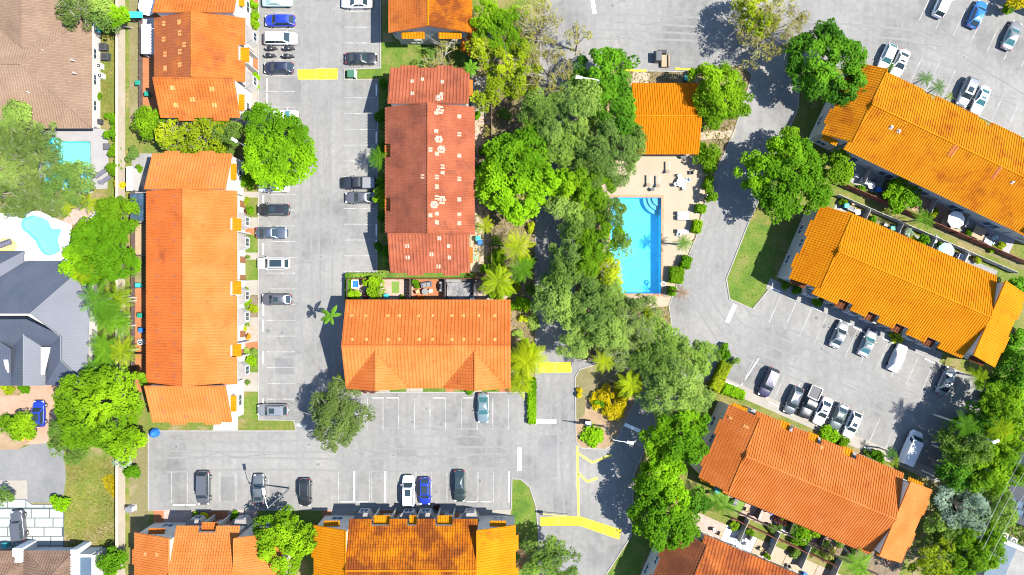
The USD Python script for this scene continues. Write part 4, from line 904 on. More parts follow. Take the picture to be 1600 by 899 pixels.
tpatio((1108, 784), 5.3, 6, 4.0, ['turf', 'pink_paving', 'white_deck', 'driveway', 'dark_soil', 'dark_soil'], 1, -23.5)
tpatio((1088, 800), 5.2, 6, 4.6, ['pink_paving', 'white_deck', 'deck', 'deck', 'pink_paving', 'pink_paving'], -1, -23.5)
# front walks by the rotated terraces
for (a, b, m) in (((1200, 443), (1470, 560), 'grey_paving'), ((1122, 596), (1470, 748), 'concrete')):
    p, q = P(*a)[:2], P(*b)[:2]; area('front_walk', LineString([p, q]).buffer(.9, cap_style=2), .06, m, .06)

# ---------------------------------------------------------------- paint on the tarmac
def stripe(p, q, w=.11, m='paint_faint', name='stall_line', z=.016):
    a, b = P(*p)[:2], P(*q)[:2]; part(name, MB().prism(LineString([a, b]).buffer(w/2, cap_style=2), z - .003, z), m, lot)
for k in range(14): stripe((417, 304 + 24.6 * k), (461, 304 + 24.6 * k))
for k in range(7): stripe((414, 20 + 24.6 * k), (461, 20 + 24.6 * k))
for k in range(3): stripe((538, 18 + 24.7 * k), (588, 18 + 24.7 * k))
for k in range(12): stripe((537, 153 + 24.7 * k), (586, 153 + 24.7 * k))
for k in range(10): stripe((574 + 24.5 * k, 622), (574 + 24.5 * k, 672))
for k in range(12): stripe((529 + 24.2 * k, 737), (529 + 24.2 * k, 785), m='paint_white' if k in (1, 3, 11) else 'paint_faint')
for k in range(7): stripe((268 + 25.2 * k, 738), (268 + 25.2 * k, 786))
for k in (1, 2, 3): stripe((529 + 24.2 * k + 3, 737), (529 + 24.2 * k + 3, 783), .07)
def rowlines(a, b, n, ang, L, **kw):
    d = rot((0, 1), ang)
    for k in range(n):
        x, y = a[0] + (b[0]-a[0])*k/(n-1), a[1] + (b[1]-a[1])*k/(n-1); stripe((x, y), (x + d[0]*L*10, y - d[1]*L*10), **kw)
rowlines((1220, 462), (1530, 602), 14, -24 + 180, 4.6); rowlines((1158, 606), (1430, 730), 12, -24, 4.6); rowlines((1372, 105), (1600, 212), 10, -25, 4.6); rowlines((1455, -8), (1640, 78), 8, -25 + 180, 4.4)
stripe((1186, 560), (1156, 606), .12, 'paint_white')
stripe((838, 659), (869, 659), .62, 'paint_white', 'stop_line'); stripe((811.5, 700), (811.5, 735), .62, 'paint_white', 'stop_line')
stripe((1149, 476), (1136, 504), .62, 'paint_white', 'stop_line'); stripe((925, -6), (929, 22), .6, 'paint_white', 'stop_line'); stripe((973, 662), (1000, 674), .55, 'paint_white', 'stop_line'); stripe((462, 664), (480, 666), .5, 'paint_faint', 'stop_line')
for a, b in (((902, 697), (904, 806)), ((903, 708), (925, 723)), ((925, 723), (956, 711)), ((904, 740), (918, 753)), ((918, 753), (934, 747))): stripe(a, b, .38, 'paint_yellow_worn', 'lane_line')
for a, b in (((975, 110), (1010, 111)), ((1055, 108), (1080, 109))): stripe(a, b, .3, 'paint_yellow', 'kerb_line', .12)
# tar joints and darker mends in the asphalt
for a, b, w in (((500, 280), (501, 470), .05), ((500, 20), (499, 120), .04), ((470, 652), (545, 668), .05), ((1505, 90), (1600, 148), .08), ((1330, 600), (1440, 650), .06)): stripe(a, b, w, 'patch_asphalt', 'tar_joint', .0145)
for k in range(9): part('mended_patch', MB().prism(px(rect(*[(546+24.2*k*.9, 745, 560+24.2*k*.9, 783), (440, 122, 470, 160), (430, 560, 460, 585), (548, 275, 580, 296), (840, 680, 870, 745), (600, 640, 618, 668), (690, 642, 712, 660), (250, 742, 262, 784), (345, 745, 366, 782)][k])), .0125, .0142), 'asphalt_worn', lot)
rng = np.random.default_rng(7)
for k in range(26):   # oil spots left by parked cars
    x, y = [(rng.uniform(418, 455), rng.uniform(310, 640)), (rng.uniform(545, 580), rng.uniform(140, 415)), (rng.uniform(580, 790), rng.uniform(630, 665)), (rng.uniform(535, 790), rng.uniform(748, 780)), (rng.uniform(1230, 1300), rng.uniform(480, 560))][k % 5]
    c = P(x, y)[:2]; part('oil_spot', MB().prism(shapely.affinity.scale(Point(*c).buffer(rng.uniform(.12, .34), 5), rng.uniform(.6, 1.3)), .0125, .0152), 'iron' if k % 3 == 0 else 'patch_asphalt', lot)
rng = np.random.default_rng(21)   # tyre wear along the lanes and wandering sealed cracks
for pts, n in ((((492, 0), (493, 480), (500, 640)), 4), (((250, 705), (500, 702), (830, 698)), 5), (((866, 540), (868, 700), (872, 890)), 4), (((1150, 250), (1095, 440), (1150, 520), (1330, 590), (1470, 650)), 5), (((900, 40), (1200, 50), (1420, 70), (1600, 150)), 4)):
    base = np.array([P(*p)[:2] for p in pts]); ln = LineString(base)
    for k in range(n):
        o = (k - (n - 1)/2) * 1.5 + rng.normal(0, .2); t = np.linspace(rng.uniform(0, .08), rng.uniform(.9, 1), 40); q = np.array([ln.interpolate(x, normalized=True).coords[0] for x in t]); tg = np.gradient(q, axis=0); tg /= np.linalg.norm(tg, axis=1)[:, None] + 1e-9
        q = q + np.c_[-tg[:, 1], tg[:, 0]] * (o + .25 * np.sin(t * 7 + k))[:, None]; part('tyre_track', MB().prism(LineString(q).buffer(.17, cap_style=2).intersection(LOT.buffer(-.2)), .0123, .0135 + .0003 * k), 'tyre_wear', lot)
for x, y, a, L in ((430, 560, 20, 9), (520, 330, 95, 12), (470, 200, 80, 9), (560, 380, 10, 6), (300, 720, 5, 14), (560, 700, -8, 12), (700, 725, 12, 10), (870, 640, 85, 9), (760, 690, 170, 10), (1000, 40, 20, 12), (1090, 60, 100, 7), (1330, 40, -20, 15), (1480, 120, -28, 12), (1250, 540, -24, 10), (1400, 620, -20, 14), (1090, 400, 70, 12), (1200, 515, 30, 8), (880, 870, 100, 8), (640, 650, 60, 5), (430, 420, 5, 6)):
    q = P(x, y)[:2]; pts = [q]; th = math.radians(a)
    for k in range(int(L / .5)): th += rng.normal(0, .28); q = q + .5 * np.array([math.cos(th), math.sin(th)]); th += (math.radians(a) - th) * .3; pts.append(q)
    g = LineString(pts).buffer(.032).intersection(LOT.buffer(-.1)); part('sealed_crack', MB().prism(g, .0125, .0148), 'sealant', lot)
# speed humps
def hump(pts):
    g = px(pts); mb = MB().prism(g, .0, .04); mb.prism(g.buffer(-.25, join_style=2), .03, .075); part('speed_hump', mb, 'hump', lot)
hump([(465, 109), (528, 107), (527, 124), (466, 125)]); hump([(843, 567), (892, 566), (893, 582), (843, 583)]); hump([(844, 808), (906, 807), (971, 828), (967, 843), (907, 822), (844, 822)])

WS = {'west': 'white wheel stop at a stall head beside the long west terrace lawns', 'south': 'white wheel stop at a stall head south of the short hipped terrace', 'bottom': 'white wheel stop at a stall head before the bottom terraces',
      'east': 'white wheel stop along the shaded front of the golden terrace', 'redeast': 'white wheel stop along the front of the eastern orange terrace', 'mid': 'white wheel stop in the shade of the red terrace wall'}
def wheel_stop(p, q, row):
    a, b = P(*p, .1), P(*q, .1); c = (a + b) / 2; d = b - a; L = np.linalg.norm(d)
    t = thing('wheel_stop', WS[row], 'wheel stop', (c[0], c[1], .012), math.degrees(math.atan2(d[1], d[0])), WS[row].replace('white wheel stop', 'wheel stops')); part('bar', MB().ob((0, 0, .06), (L, .17, .13), 0, .04), 'paint_white', t)
    part('bolt', MB().cyl((-L*.35, 0, .12), .03, .02, 8), 'iron', t); part('bolt', MB().cyl((L*.35, 0, .12), .03, .02, 8), 'iron', t)
for y0, y1 in ((123, 144), (146, 165), (305, 317), (380, 398), (477, 494), (500, 519), (549, 568), (623, 636)): wheel_stop((411 if y0 > 200 else 417, y0), (411 if y0 > 200 else 417, y1), 'west')
for x0, x1 in ((582, 599), (604, 623), (677, 695), (724, 738)): wheel_stop((x0, 621.5), (x1, 621.5), 'south')
for x0, x1 in ((270, 288), (290, 305), (532, 550), (557, 575), (729, 745), (751, 768)): wheel_stop((x0, 784 if x0 > 400 else 789), (x1, 784 if x0 > 400 else 789), 'bottom')
for p, q in (((1204, 449), (1219, 456)), ((1268, 479), (1284, 487)), ((1311, 499), (1331, 508)), ((1333, 511), (1350, 519)), ((1379, 529), (1397, 537)), ((1444, 560), (1461, 568))): wheel_stop(p, q, 'east')
for p, q in (((1134, 597), (1152, 604)), ((1201, 628), (1217, 636)), ((1350, 699), (1371, 709)), ((1440, 735), (1456, 742))): wheel_stop(p, q, 'redeast')
for y0, y1 in ((132, 150), (206, 224), (350, 368), (375, 393)): wheel_stop((588, y0), (588, y1), 'mid')
for x, y, l in ((876, 692, 'round iron manhole cover in the main drive near the stop line'), (957, 9, 'round iron manhole cover in the top car park'), (275, 698, 'round iron manhole cover at the left end of the lower car park'), (1441, 667, 'round iron manhole cover beside the white van')):
    q = P(x, y); t = thing('manhole_cover', l, 'manhole', (q[0], q[1], .012)); part('frame', MB().prism(Point(0, 0).buffer(.42).difference(Point(0, 0).buffer(.36)), 0, .012), 'kerb_concrete', t); part('lid', MB().prism(Point(0, 0).buffer(.355), 0, .008), 'iron', t)
for x, y, a, l in ((502, 402, 0, 'square drain grate in the drive between the west and red terraces'), (615, 711, 0, 'drain grate in the lower car park above the white and blue cars'), (1330, 600, -24, 'drain grate in the middle of the eastern car park'), (1506, 90, -25, 'drain grate in the upper right car park'), (974, 60, 0, 'drain grate in the top car park above the pool house'), (483, 695, 0, 'small drain grate left of the round olive tree'), (497, 726, 0, 'small drain grate above the black car on the grass')):
    q = P(x, y); t = thing('drain_grate', l, 'drain', (q[0], q[1], .012), a); part('frame', MB().prism(sbox(-.38, -.3, .38, .3).difference(sbox(-.31, -.23, .31, .23)), 0, .012), 'kerb_concrete', t)
    for k in range(6): part('bar', MB().bx(-.31, .31, -.21 + k*.075, -.17 + k*.075, 0, .008), 'iron', t)

# ================================================================ BUILDINGS
patA = [(x, y, .75, .6, 'roof_patch_orange', 'p') for x, y in ((257, 37), (257, 62), (259, 85), (259, 107), (281, 35), (282, 52), (282, 81), (282, 102), (289, 70), (270, 137), (331, 139), (301, 155), (275, 164), (335, 164))]
townhouse('townhouse_terrace', 'top left orange terrace with a browned west roof pitch, by the motorcycles', (-46.2, 35.15), 90, -4.75, 4.75, 5.6, 6.5, ('roof_a_worn', 'roof_a', 'roof_a', 'roof_a', 'roof_a'), front=-1, tabs=((-1.6, .8),), patch=patA, units=2, wall='wall_white')
patB = [(x, y, .55, .5, 'roof_patch_dark', 'p') for x in (247, 274) for y in (307, 326, 351, 376, 407, 431, 465, 489, 517, 537, 571, 587)] + [(x, y, .5, .5, 'roof_patch_dark', 'p') for x, y in ((248, 258), (330, 262), (244, 281), (327, 281), (297, 282), (252, 623), (322, 623), (256, 643), (330, 642), (291, 651))]
townhouse('townhouse_terrace', 'longest pale orange terrace on the west side, two-tone roof split along its ridge', (-47.4, 0), 90, -14.3, 14.3, 6.0, 5.9, ('roof_b_red', 'roof_b', 'roof_b', 'roof_b', 'roof_b'), front=-1, tabs=((8.3, 10.5), (-1.2, 1.1), (-10.5, -8.3)), patch=patB, units=5, wall='wall_white')
patC = [(x, y, .62, .55, 'roof_patch', 'p') for x, y in ((644, 128), (660, 125), (691, 129), (644, 147), (690, 148), (681, 177), (681, 205), (717, 182), (717, 210), (672, 234), (682, 241), (717, 244), (691, 261), (691, 270), (682, 277), (717, 280), (661, 276), (682, 292), (682, 309), (717, 312), (682, 334), (672, 337), (717, 335), (682, 348), (717, 349), (636, 384), (637, 402), (674, 397), (686, 372), (701, 384), (702, 402), (685, 416))]
patC += [(x, y, 1.15, 1.15, 'roof_patch', 'ring') for x, y in ((687, 154), (687, 172), (685, 218), (689, 234), (690, 313), (678, 320))] + [(x, y, 0, 0, '', 'pipe') for x, y in ((687, 154), (687, 172), (685, 218), (689, 234), (690, 313), (678, 320))]
townhouse('townhouse_terrace', 'dull red-brown terrace with many pale mended spots on its roof', (-12.15, 17.25), 90, -9.45, 9.45, 5.95, 6.2, ('roof_c_dark', 'roof_c', 'roof_c', 'roof_c', 'roof_c'), w=6.6, front=1, tabs=((-6.0, -3.8), (2.0, 4.2)), patch=patC, pitch=.5, units=4, porch='roof_a')
patD = [(x, y, .5, .36, 'roof_patch_orange', 'p') for x in (550, 572, 606, 624, 655, 676, 706, 724, 748, 773) for y in (494, 531)]
D = townhouse('townhouse_terrace', 'orange terrace with two cross gables facing the stalls below it', (-12.4, -8.35), 0, -12.2, 12.2, 0, 0, ('roof_d', 'roof_b', 'roof_d', 'roof_d', 'roof_d'), w=6.5, front=-1, patch=patD, pitch=.52, units=4, wall='wall_cream')
for xc in (-7.4, 7.0):
    hw, rz = 4.7, 7.95; ln = math.hypot(hw, rz - 5.62); yb = -.84
    for sg in (-1, 1):   # west and east pitch of a cross gable
        A = np.array([0, sg, 0.]); B = np.array([-sg * hw, 0, rz - 5.62]); O = np.array([xc + sg*hw, -6.6 if sg > 0 else 6.6 - 13.2 + 0, 5.66])
        poly = Polygon([(0, 0), (5.76, ln), (0, ln)]) if sg > 0 else Polygon([(0, 0), (0, ln), (-5.76, ln)])
        slope(D, poly, O, A, B, 'roof_c' if sg < 0 and False else ('roof_d' if sg < 0 else 'roof_b'), .5, .1, name='cross_gable_roof')
    caps(D, [(xc, -6.6, rz + .06), (xc, yb, rz + .06)], 'roof_d')
    for sg in (-1, 1): caps(D, [(xc + sg*hw, -6.5, 5.72), (xc, yb, rz + .06)], 'roof_d', .08, 'valley_cap')
    part('cross_gable_wall', MB().prism(Polygon([(-hw + .5, 0), (hw - .5, 0), (hw - .5, 5.7), (0, rz - .2), (-hw + .5, 5.7)]), 0, .2, (np.array([xc, -6.12, 0.]), np.array([1., 0, 0]), np.array([0, 0, 1.]), np.array([0, -1., 0]))), 'wall_cream', D)
E = townhouse('townhouse_terrace', 'top centre gabled house end with tiled window hoods above the lawn', (-12.1, 48.0), 90, -10.3, 10, 0, 0, ('roof_a', 'roof_g', 'roof_a', 'roof_a', 'roof_gold'), w=6.15, front=1, units=3, wall='wall_grey', pitch=.37)
for v in (2.6, -2.9):
    window(E, -10.05, v, 4.0, 1.7, 1.2, (-1, 0)); window(E, -10.05, v, 1.5, 1.7, 1.3, (-1, 0))
    slope(E, sbox(0, 0, 3.4, 1.0), (-10.9, v + 1.7, 4.95), (0, -1, 0), (.85, 0, .42), 'roof_gold', .4, .1, name='window_hood')
townhouse('townhouse_terrace', 'bottom left clean orange terrace, behind the lone dark car', (-45.0, -42.0), 0, -4.7, 4.7, 6.6, 6.2, ('roof_b', 'roof_b', 'roof_b', 'roof_b', 'roof_b'), front=1, tabs=((-1.5, 1.2),), units=2, pitch=.37, porch='roof_a', ws=5.7,
          patch=[(228, 866, .6, .5, 'roof_patch_orange', 'p'), (246, 866, .6, .5, 'roof_patch_orange', 'p')])
townhouse('townhouse_terrace', 'bottom centre yellow-orange terrace with a dark weathered roof', (-14.6, -40.8), 0, -9.5, 9.5, 5.6, 6.0, ('roof_g', 'roof_g', 'roof_gold', 'roof_gold', 'roof_gold'), w=6.5, front=1, tabs=((-6.2, -3.4), (-.9, .5), (3.3, 5.8)), units=4, pitch=.37, ws=5.6)
townhouse('townhouse_terrace', 'upper right amber terrace running out of the picture beside the top car park', (65.4, 19.9), -25.6, -15, 15, 4.2, 5, ('roof_h', 'roof_h', 'roof_h', 'roof_h', 'roof_gold'), w=6.5, front=1, tabs=((-8, -6), (1, 3), (8, 10)), units=5, pitch=.37, wall='wall_grey',
          patch=[(1392, 199, .6, .6, 'roof_patch', 'p'), (1404, 205, .6, .5, 'roof_patch', 'p'), (1392, 199, 0, 0, '', 'pipe'), (1404, 205, 0, 0, '', 'pipe'), (1581, 285, 0, 0, '', 'pipe'), (1581, 285, .5, .5, 'roof_patch', 'p'), (1489, 235, .9, 1.8, 'roof_patch_dark', 'p'), (1557, 270, .5, 2.0, 'roof_patch_dark', 'p')])
townhouse('townhouse_terrace', 'bright golden-orange terrace in the middle right, above the silver cars', (58.1, .4), -23.4, -12.1, 12.1, 4.3, 5.4, ('roof_i', 'roof_i', 'roof_i', 'roof_gold', 'roof_gold'), w=6.6, front=-1, tabs=((-8.1, -6.0), (-3.5, -1.5), (1.0, 3.0), (6.1, 8.1)), units=5, pitch=.36, porch='roof_k_dark', wall='wall_grey')
townhouse('townhouse_terrace', 'lower right plain orange terrace below the row of tightly parked cars', (44.7, -28.95), -22.9, -12.0, 11.7, 4.4, 5.2, ('roof_j', 'roof_j', 'roof_j', 'roof_b', 'roof_b'), w=6.5, front=1, tabs=((-8.0, -6.0), (-3.4, -1.4), (2.2, 4.2)), units=5, pitch=.37,
          patch=[(1142, 654, .5, .5, 'roof_patch_orange', 'p'), (1166, 667, .4, .7, 'roof_patch_orange', 'p'), (1283, 700, .5, .5, 'roof_patch_orange', 'p')])
townhouse('townhouse_terrace', 'bottom edge terrace with dark brown end roof below the back yards', (36.9, -47.5), -23.2, -12, 12, 5, 5, ('roof_k', 'roof_k', 'roof_k_dark', 'roof_k', 'roof_gold'), front=-1, units=5, pitch=.5, wall='wall_grey')
townhouse('pool_house', 'small square pool house with a bright orange gabled roof', (23.25, 25.6), 0, -5.1, 5.1, 0, 0, ('roof_pool', 'roof_pool', 'roof_pool', 'roof_pool', 'roof_gold'), hr=4.9, he=3.1, w=5.35, front=-1, units=3, pitch=.36, wall='wall_cream')
# the three houses of the street on the left
h = thing('hip_roof_house', 'neighbouring house with a wide tan hipped tile roof, top left corner', 'house', (-75, 33, 0))
Z0, Z1 = 3.0, 5.9
part('wall', MB().bx(-30, 10.7, -8.2, 8.2, -.2, Z0 - .1).bx(-7, 8, 6, 25, -.2, Z0 - .1), 'wall_white', h)
hip_roof(h, [[(11.3, -8.8, Z0), (11.3, 8.8, Z0), (2.5, 0, Z1)], [(-30, -8.8, Z0), (11.3, -8.8, Z0), (2.5, 0, Z1), (-30, 0, Z1)], [(11.3, 8.8, Z0), (-30, 8.8, Z0), (-30, 0, Z1), (2.5, 0, Z1)],
             [(9.6, 4.5, Z0 + .05), (9.6, 26, Z0 + .05), (2.3, 26, 5.3), (2.3, 2.6, 5.3)], [(-5, 26, Z0 + .05), (-5, 8, Z0 + .05), (2.3, 2.6, 5.3), (2.3, 26, 5.3)]], 'roof_tan',
         ridges=([(2.5, 0, Z1 + .06), (11.3, -8.8, Z0 + .1)], [(2.5, 0, Z1 + .06), (11.3, 8.8, Z0 + .1)], [(-25, 0, Z1 + .06), (2.5, 0, Z1 + .06)], [(2.3, 2.8, 5.36), (2.3, 26, 5.36)]))
for y in (-5, -1, 3): window(h, 10.7, y, 1.6, 1.6, 1.1, (1, 0))
part('gutter', MB().bx(11.25, 11.45, -8.8, 8.8, Z0 - .12, Z0 + .02), 'trim_white', h)
for xx, yy in ((115, 95), (118, 115), (46, 145), (70, 80)):
    q = P(xx, yy, 4.6) - [-75, 33, 0]; part('vent_pipe', MB().cyl((q[0], q[1], Z0 + (Z1 - Z0) * .5), .07, .75, 8), 'metal_white', h)
h = thing('metal_roof_house', 'neighbouring house with a slate-blue standing-seam metal roof', 'house', (-73, -4.0, 0))
def q3(x, y, z): return P(x, y, z) - np.array([-73, -4.0, 0])
za, zb, zc = 3.0, 4.7, 5.9
NE, SE, AP, B1, B2 = q3(141, 409, za), q3(137, 602, za), q3(48, 490, zc), q3(95, 526, zb), q3(95, 563, zb)
NW, SW, APW = q3(-60, 409, za), q3(-60, 545, za), q3(-80, 490, zc)
SV, W2, W1 = q3(71, 545, za + .02), q3(71, 602, za), None
part('wall', MB().prism(Polygon([q3(*t, 2.8)[:2] for t in ((-60, 414), (137, 414), (133, 598), (75, 598), (75, 541), (-60, 541))]), -.2, za - .15), 'wall_white', h)
part('wing_wall', MB().prism(Polygon([q3(*t, 2.8)[:2] for t in ((21, 530), (66, 530), (66, 598), (21, 598))]), -.2, za - .15), 'wall_white', h)
hip_roof(h, [[SE, NE, AP, B1, B2], [NE, NW, APW, AP], [NW * [1, 1, 1] + 0, NW + [.1, 0, 0], AP] if False else [SW, q3(71, 545, za), B1, AP, APW], [W2, SE, B2], [SV, W2, B2, B1]], 'slate_metal', seams=True)
zr = 4.9; RN, RS = q3(37, 518, zr), q3(37, 603, zr)
hip_roof(h, [[q3(70, 603, za + .03), q3(70, 540, za + .03), RN, RS], [q3(17, 540, za + .03), q3(17, 603, za + .03), RS, RN]], 'slate_metal', seams=True)
hip_roof(h, [[q3(-30, 603, za + .03), q3(17, 603, za + .02), q3(17, 545, za + 1.0), q3(-30, 520, zr)]], 'slate_metal', seams=True)
part('flat_roof', MB().prism(Polygon([q3(*t, za)[:2] for t in ((69, 542), (83, 542), (73, 585), (69, 585))]), za + .5, za + .72), 'trim_white', h); part('flat_roof', MB().prism(Polygon([q3(*t, za)[:2] for t in ((5, 542), (18, 542), (18, 582), (14, 575))]), za + .5, za + .72), 'trim_white', h)
hip_roof(h, [[q3(37, 410, za + .1), q3(37, 393, za + .1), q3(-5, 415, 4.4), q3(-5, 436, 4.4)], [q3(37, 393, za + .1), q3(-60, 393, za + .1), q3(-60, 415, 4.4), q3(-5, 415, 4.4)]], 'slate_metal', seams=True)
part('wall', MB().prism(Polygon([q3(*t, 2.8)[:2] for t in ((-60, 397), (34, 397), (34, 420), (-60, 420))]), -.2, za - .1), 'wall_white', h)
for a, b in ((AP, NE), (AP, B1), (B1, B2), (B2, SE), (RN, RS)): part('ridge_flashing', MB().tube(a + [0, 0, .06], b + [0, 0, .06], .07, .07, 6), 'metal_grey', h)
h = thing('courtyard_house', 'corner house with brown tiled hips and white parapets, bottom left', 'house', (-70, -48, 0))
def q4(x, y, z): return P(x, y, z) - np.array([-70, -48, 0])
part('wall', MB().prism(Polygon([q4(*t, 2.8)[:2] for t in ((-40, 880), (36, 880), (36, 866), (114, 866), (114, 960), (-40, 960))]), -.2, 3.0), 'wall_white', h)
e = 3.2
hip_roof(h, [[q4(116, 861, e), q4(38, 861, e), q4(77, 903, 5.2)], [q4(116, 990, e), q4(116, 861, e), q4(77, 903, 5.2), q4(77, 990, 5.2)], [q4(38, 861, e), q4(38, 990, e), q4(77, 990, 5.2), q4(77, 903, 5.2)]], 'roof_brown', ridges=([q4(116, 861, e + .05), q4(77, 903, 5.26)], [q4(38, 861, e + .05), q4(77, 903, 5.26)]))
hip_roof(h, [[q4(37, 879, e - .05), q4(-40, 879, e - .05), q4(-10, 912, 4.7)], [q4(37, 990, e - .05), q4(37, 879, e - .05), q4(-10, 912, 4.7), q4(-10, 990, 4.7)]], 'roof_brown')
hip_roof(h, [[q4(22, 861, e), q4(-40, 861, e), q4(-40, 880, 3.9), q4(22, 880, 3.9)]], 'roof_brown')
for x0, x1, y0, y1 in ((22, 36, 856, 878), (112, 122, 858, 905)): part('parapet', MB().prism(Polygon([q4(*t, 3.2)[:2] for t in rect(x0, y0, x1, y1)]), -.2, 3.55), 'trim_white', h)
part('flat_roof', MB().prism(Polygon([q4(*t, 3)[:2] for t in rect(118, 872, 143, 960)]), -.2, 2.7), 'blue_roof', h); part('parapet', MB().prism(Polygon([q4(*t, 3)[:2] for t in rect(143, 868, 148, 960)]), -.2, 3.0).prism(Polygon([q4(*t, 3)[:2] for t in rect(118, 866, 143, 871)]), -.2, 3.0), 'wall_white', h)
for k in range(3): window(h, *q4(55 + k * 22, 866, 2)[:2], 1.6, 1.5, 1.2, (0, 1))
# two buildings beyond the planted bank on the right and one in the top corner
h = thing('flat_roof_building', 'blue and grey flat-roofed building in the bottom right corner', 'building', (75, -41, 0))
def q5(x, y, z): return (P(x, y, z) - np.array([75, -41, 0]))
g1 = Polygon([q5(*t, 4)[:2] for t in ((1563, 846), (1588, 858), (1560, 925), (1530, 912))]); g2 = Polygon([q5(*t, 4)[:2] for t in ((1588, 858), (1680, 900), (1660, 960), (1560, 925))])
part('wall', MB().prism(unary_union([g1, g2]).buffer(-.05), -.2, 3.8), 'wall_white', h); part('roof', MB().prism(g1, 3.8, 4.0), 'blue_roof', h); part('roof', MB().prism(g2.buffer(-.02), 3.8, 3.95), 'grey_roof', h)
part('parapet', MB().prism(LineString([q5(1560, 842, 4)[:2], q5(1680, 894, 4)[:2]]).buffer(.3, cap_style=2), 0, 4.4), 'trim_white', h)
for k in range(2): ac_unit(1570 + k * 14, 838 + k * 8, ('white roof-edge air conditioner nearest the silver tree, bottom right', 'white roof-edge air conditioner by the right picture edge')[k], -25, None, 1.0, 'metal_white')
h = thing('glass_roof_building', 'dark-roofed building with glass panels past the power lines', 'building', (80, -30, 0))
def q6(x, y, z): return (P(x, y, z) - np.array([80, -30, 0]))
gg = Polygon([q6(*t, 4)[:2] for t in ((1578, 735), (1680, 690), (1680, 850), (1572, 812))]); part('wall', MB().prism(gg.buffer(-.1), -.2, 3.9), 'wall_grey', h); part('roof', MB().prism(gg, 3.9, 4.1), 'metal_dark', h)
for k in range(3):
    for j in range(2): part('glass_panel', MB().prism(Polygon([q6(*t, 4)[:2] for t in ((1578 + k*11, 776 + j*14 + k*5), (1587 + k*11, 780 + j*14 + k*5), (1584 + k*11, 790 + j*14 + k*5), (1575 + k*11, 786 + j*14 + k*5))]), 4.1, 4.2), 'solar_glass', h)
h = thing('tiled_roof_corner', 'corner of a tan-roofed house at the top right', 'house', (80, 48, 0))
hip_roof(h, [[(-3, -3.2, 5.2), (12, -9.8, 5.2), (14, -5, 7), (-1, 1.8, 7)]], 'roof_tan'); part('wall', MB().prism(Polygon([(-2.4, -2.8), (12, -9.2), (15, -3), (.6, 3.4)]), -.2, 5.0), 'wall_white', h)
# ================================================================ WALLS, FENCES
wall([(194, -60), (194, 300)], 2.0, .3, 'wall_boundary', 'long beige boundary wall, upper length behind the tan house lawn', name='boundary_wall')
wall([(194, 300), (194, 690)], 2.0, .3, 'wall_boundary', 'long beige boundary wall, middle length hidden by the bright trees', name='boundary_wall')
wall([(194, 690), (194, 960)], 2.0, .3, 'wall_boundary', 'long beige boundary wall, lower length beside the patchy lawn', name='boundary_wall')
fence([(223, -30), (223, 172)], 1.1, 'fence_dark', 'dark fence behind the top left terrace yards', board=.9)
fence([(211, 300), (211, 606)], 1.1, 'fence_dark', 'dark fence along the yards of the long pale orange terrace', board=.9)
for y, l in ((350, 'short dark fence below the glass-roofed yard'), (400, 'short dark fence between the wooden deck and the dry yard'), (450, 'short dark fence above the green bin yard'), (552, 'short dark fence below the grey tub yard')):
    fence([(212, y), (244, y)], 1.6, 'fence_dark', l, board=.6)
fence([(547, 436), (800, 436)], 1.8, 'fence_brown', 'brown fence along the top of the yards of the terrace with cross gables', board=.6)
for x, l in ((546, 'brown side fence at the left end of the yards with the two round shrubs'), (643, 'brown fence between the pink yard and the orange yard'), (697, 'brown fence between the orange yard and the covered yard'), (741, 'brown fence right of the yard with the grey cover')):
    fence([(x, 437), (x, 472)], 1.8, 'fence_dark', l, board=.5)
fence([(768, 140), (768, 430)], 1.8, 'fence_dark', 'dark fence between the red terrace yards and the bright round tree', board=.9)
fence([(1308, 288), (1600, 413)], 1.8, 'fence_brown', 'long red-brown fence of the amber terrace yards on the grass path', board=.55)
fence([(1304, 306), (1580, 426)], 1.5, 'fence_grey', 'grey fence of the golden terrace yards on the grass path', board=.55)
fence([(1140, 793), (1370, 896)], 1.4, 'fence_dark', 'dark fence of the lower right terrace yards above the grass path', board=.6)
fence([(1140, 806), (1300, 879)], 1.6, 'fence_brown', 'brown fence of the bottom edge terrace yards below the grass path', board=.6)
def cross(c, n, step, L, ang, side, labels, m='fence_grey', h=1.7):
    o = np.array(c, float); d = rot((1, 0), -ang); nn = rot((0, -side), -ang)
    for i in range(n):
        a = o + d * step * 10 * i; b = a + nn * L * 10; fence([tuple(a), tuple(b)], h, m, labels[i], board=.6)
cross((1344, 287), 4, 5.6, 3.2, -24.2, 1, ['grey yard fence left of the round yard tree, by the amber terrace', 'grey yard fence right of the round yard tree, by the amber terrace', 'grey yard fence left of the white umbrella', 'grey yard fence right of the squares of paving'])
cross((1352, 330), 4, 5.5, 3.2, -23.6, -1, ['grey fence between the turf yard and the gravel yard, by the golden terrace', 'grey fence left of the shrub yard behind the golden terrace', 'grey fence left of the light blue umbrella', 'grey fence right of the light blue umbrella'])
cross((1165, 808), 4, 5.2, 3.6, -23.5, -1, ['fence between the two white yards of the bottom edge terrace', 'fence right of the yard with the ring on its white floor', 'grey fence right of the plain beige yard', 'fence left of the last pink yard at the bottom'])
cross((1178, 806), 4, 5.3, 3.2, -23.5, 1, ['fence left of the white yard under the lower right terrace', 'fence right of the white yard under the lower right terrace', 'fence left of the shrubby yard under the lower right terrace', 'fence right of the shrubby yard under the lower right terrace'], 'fence_dark')
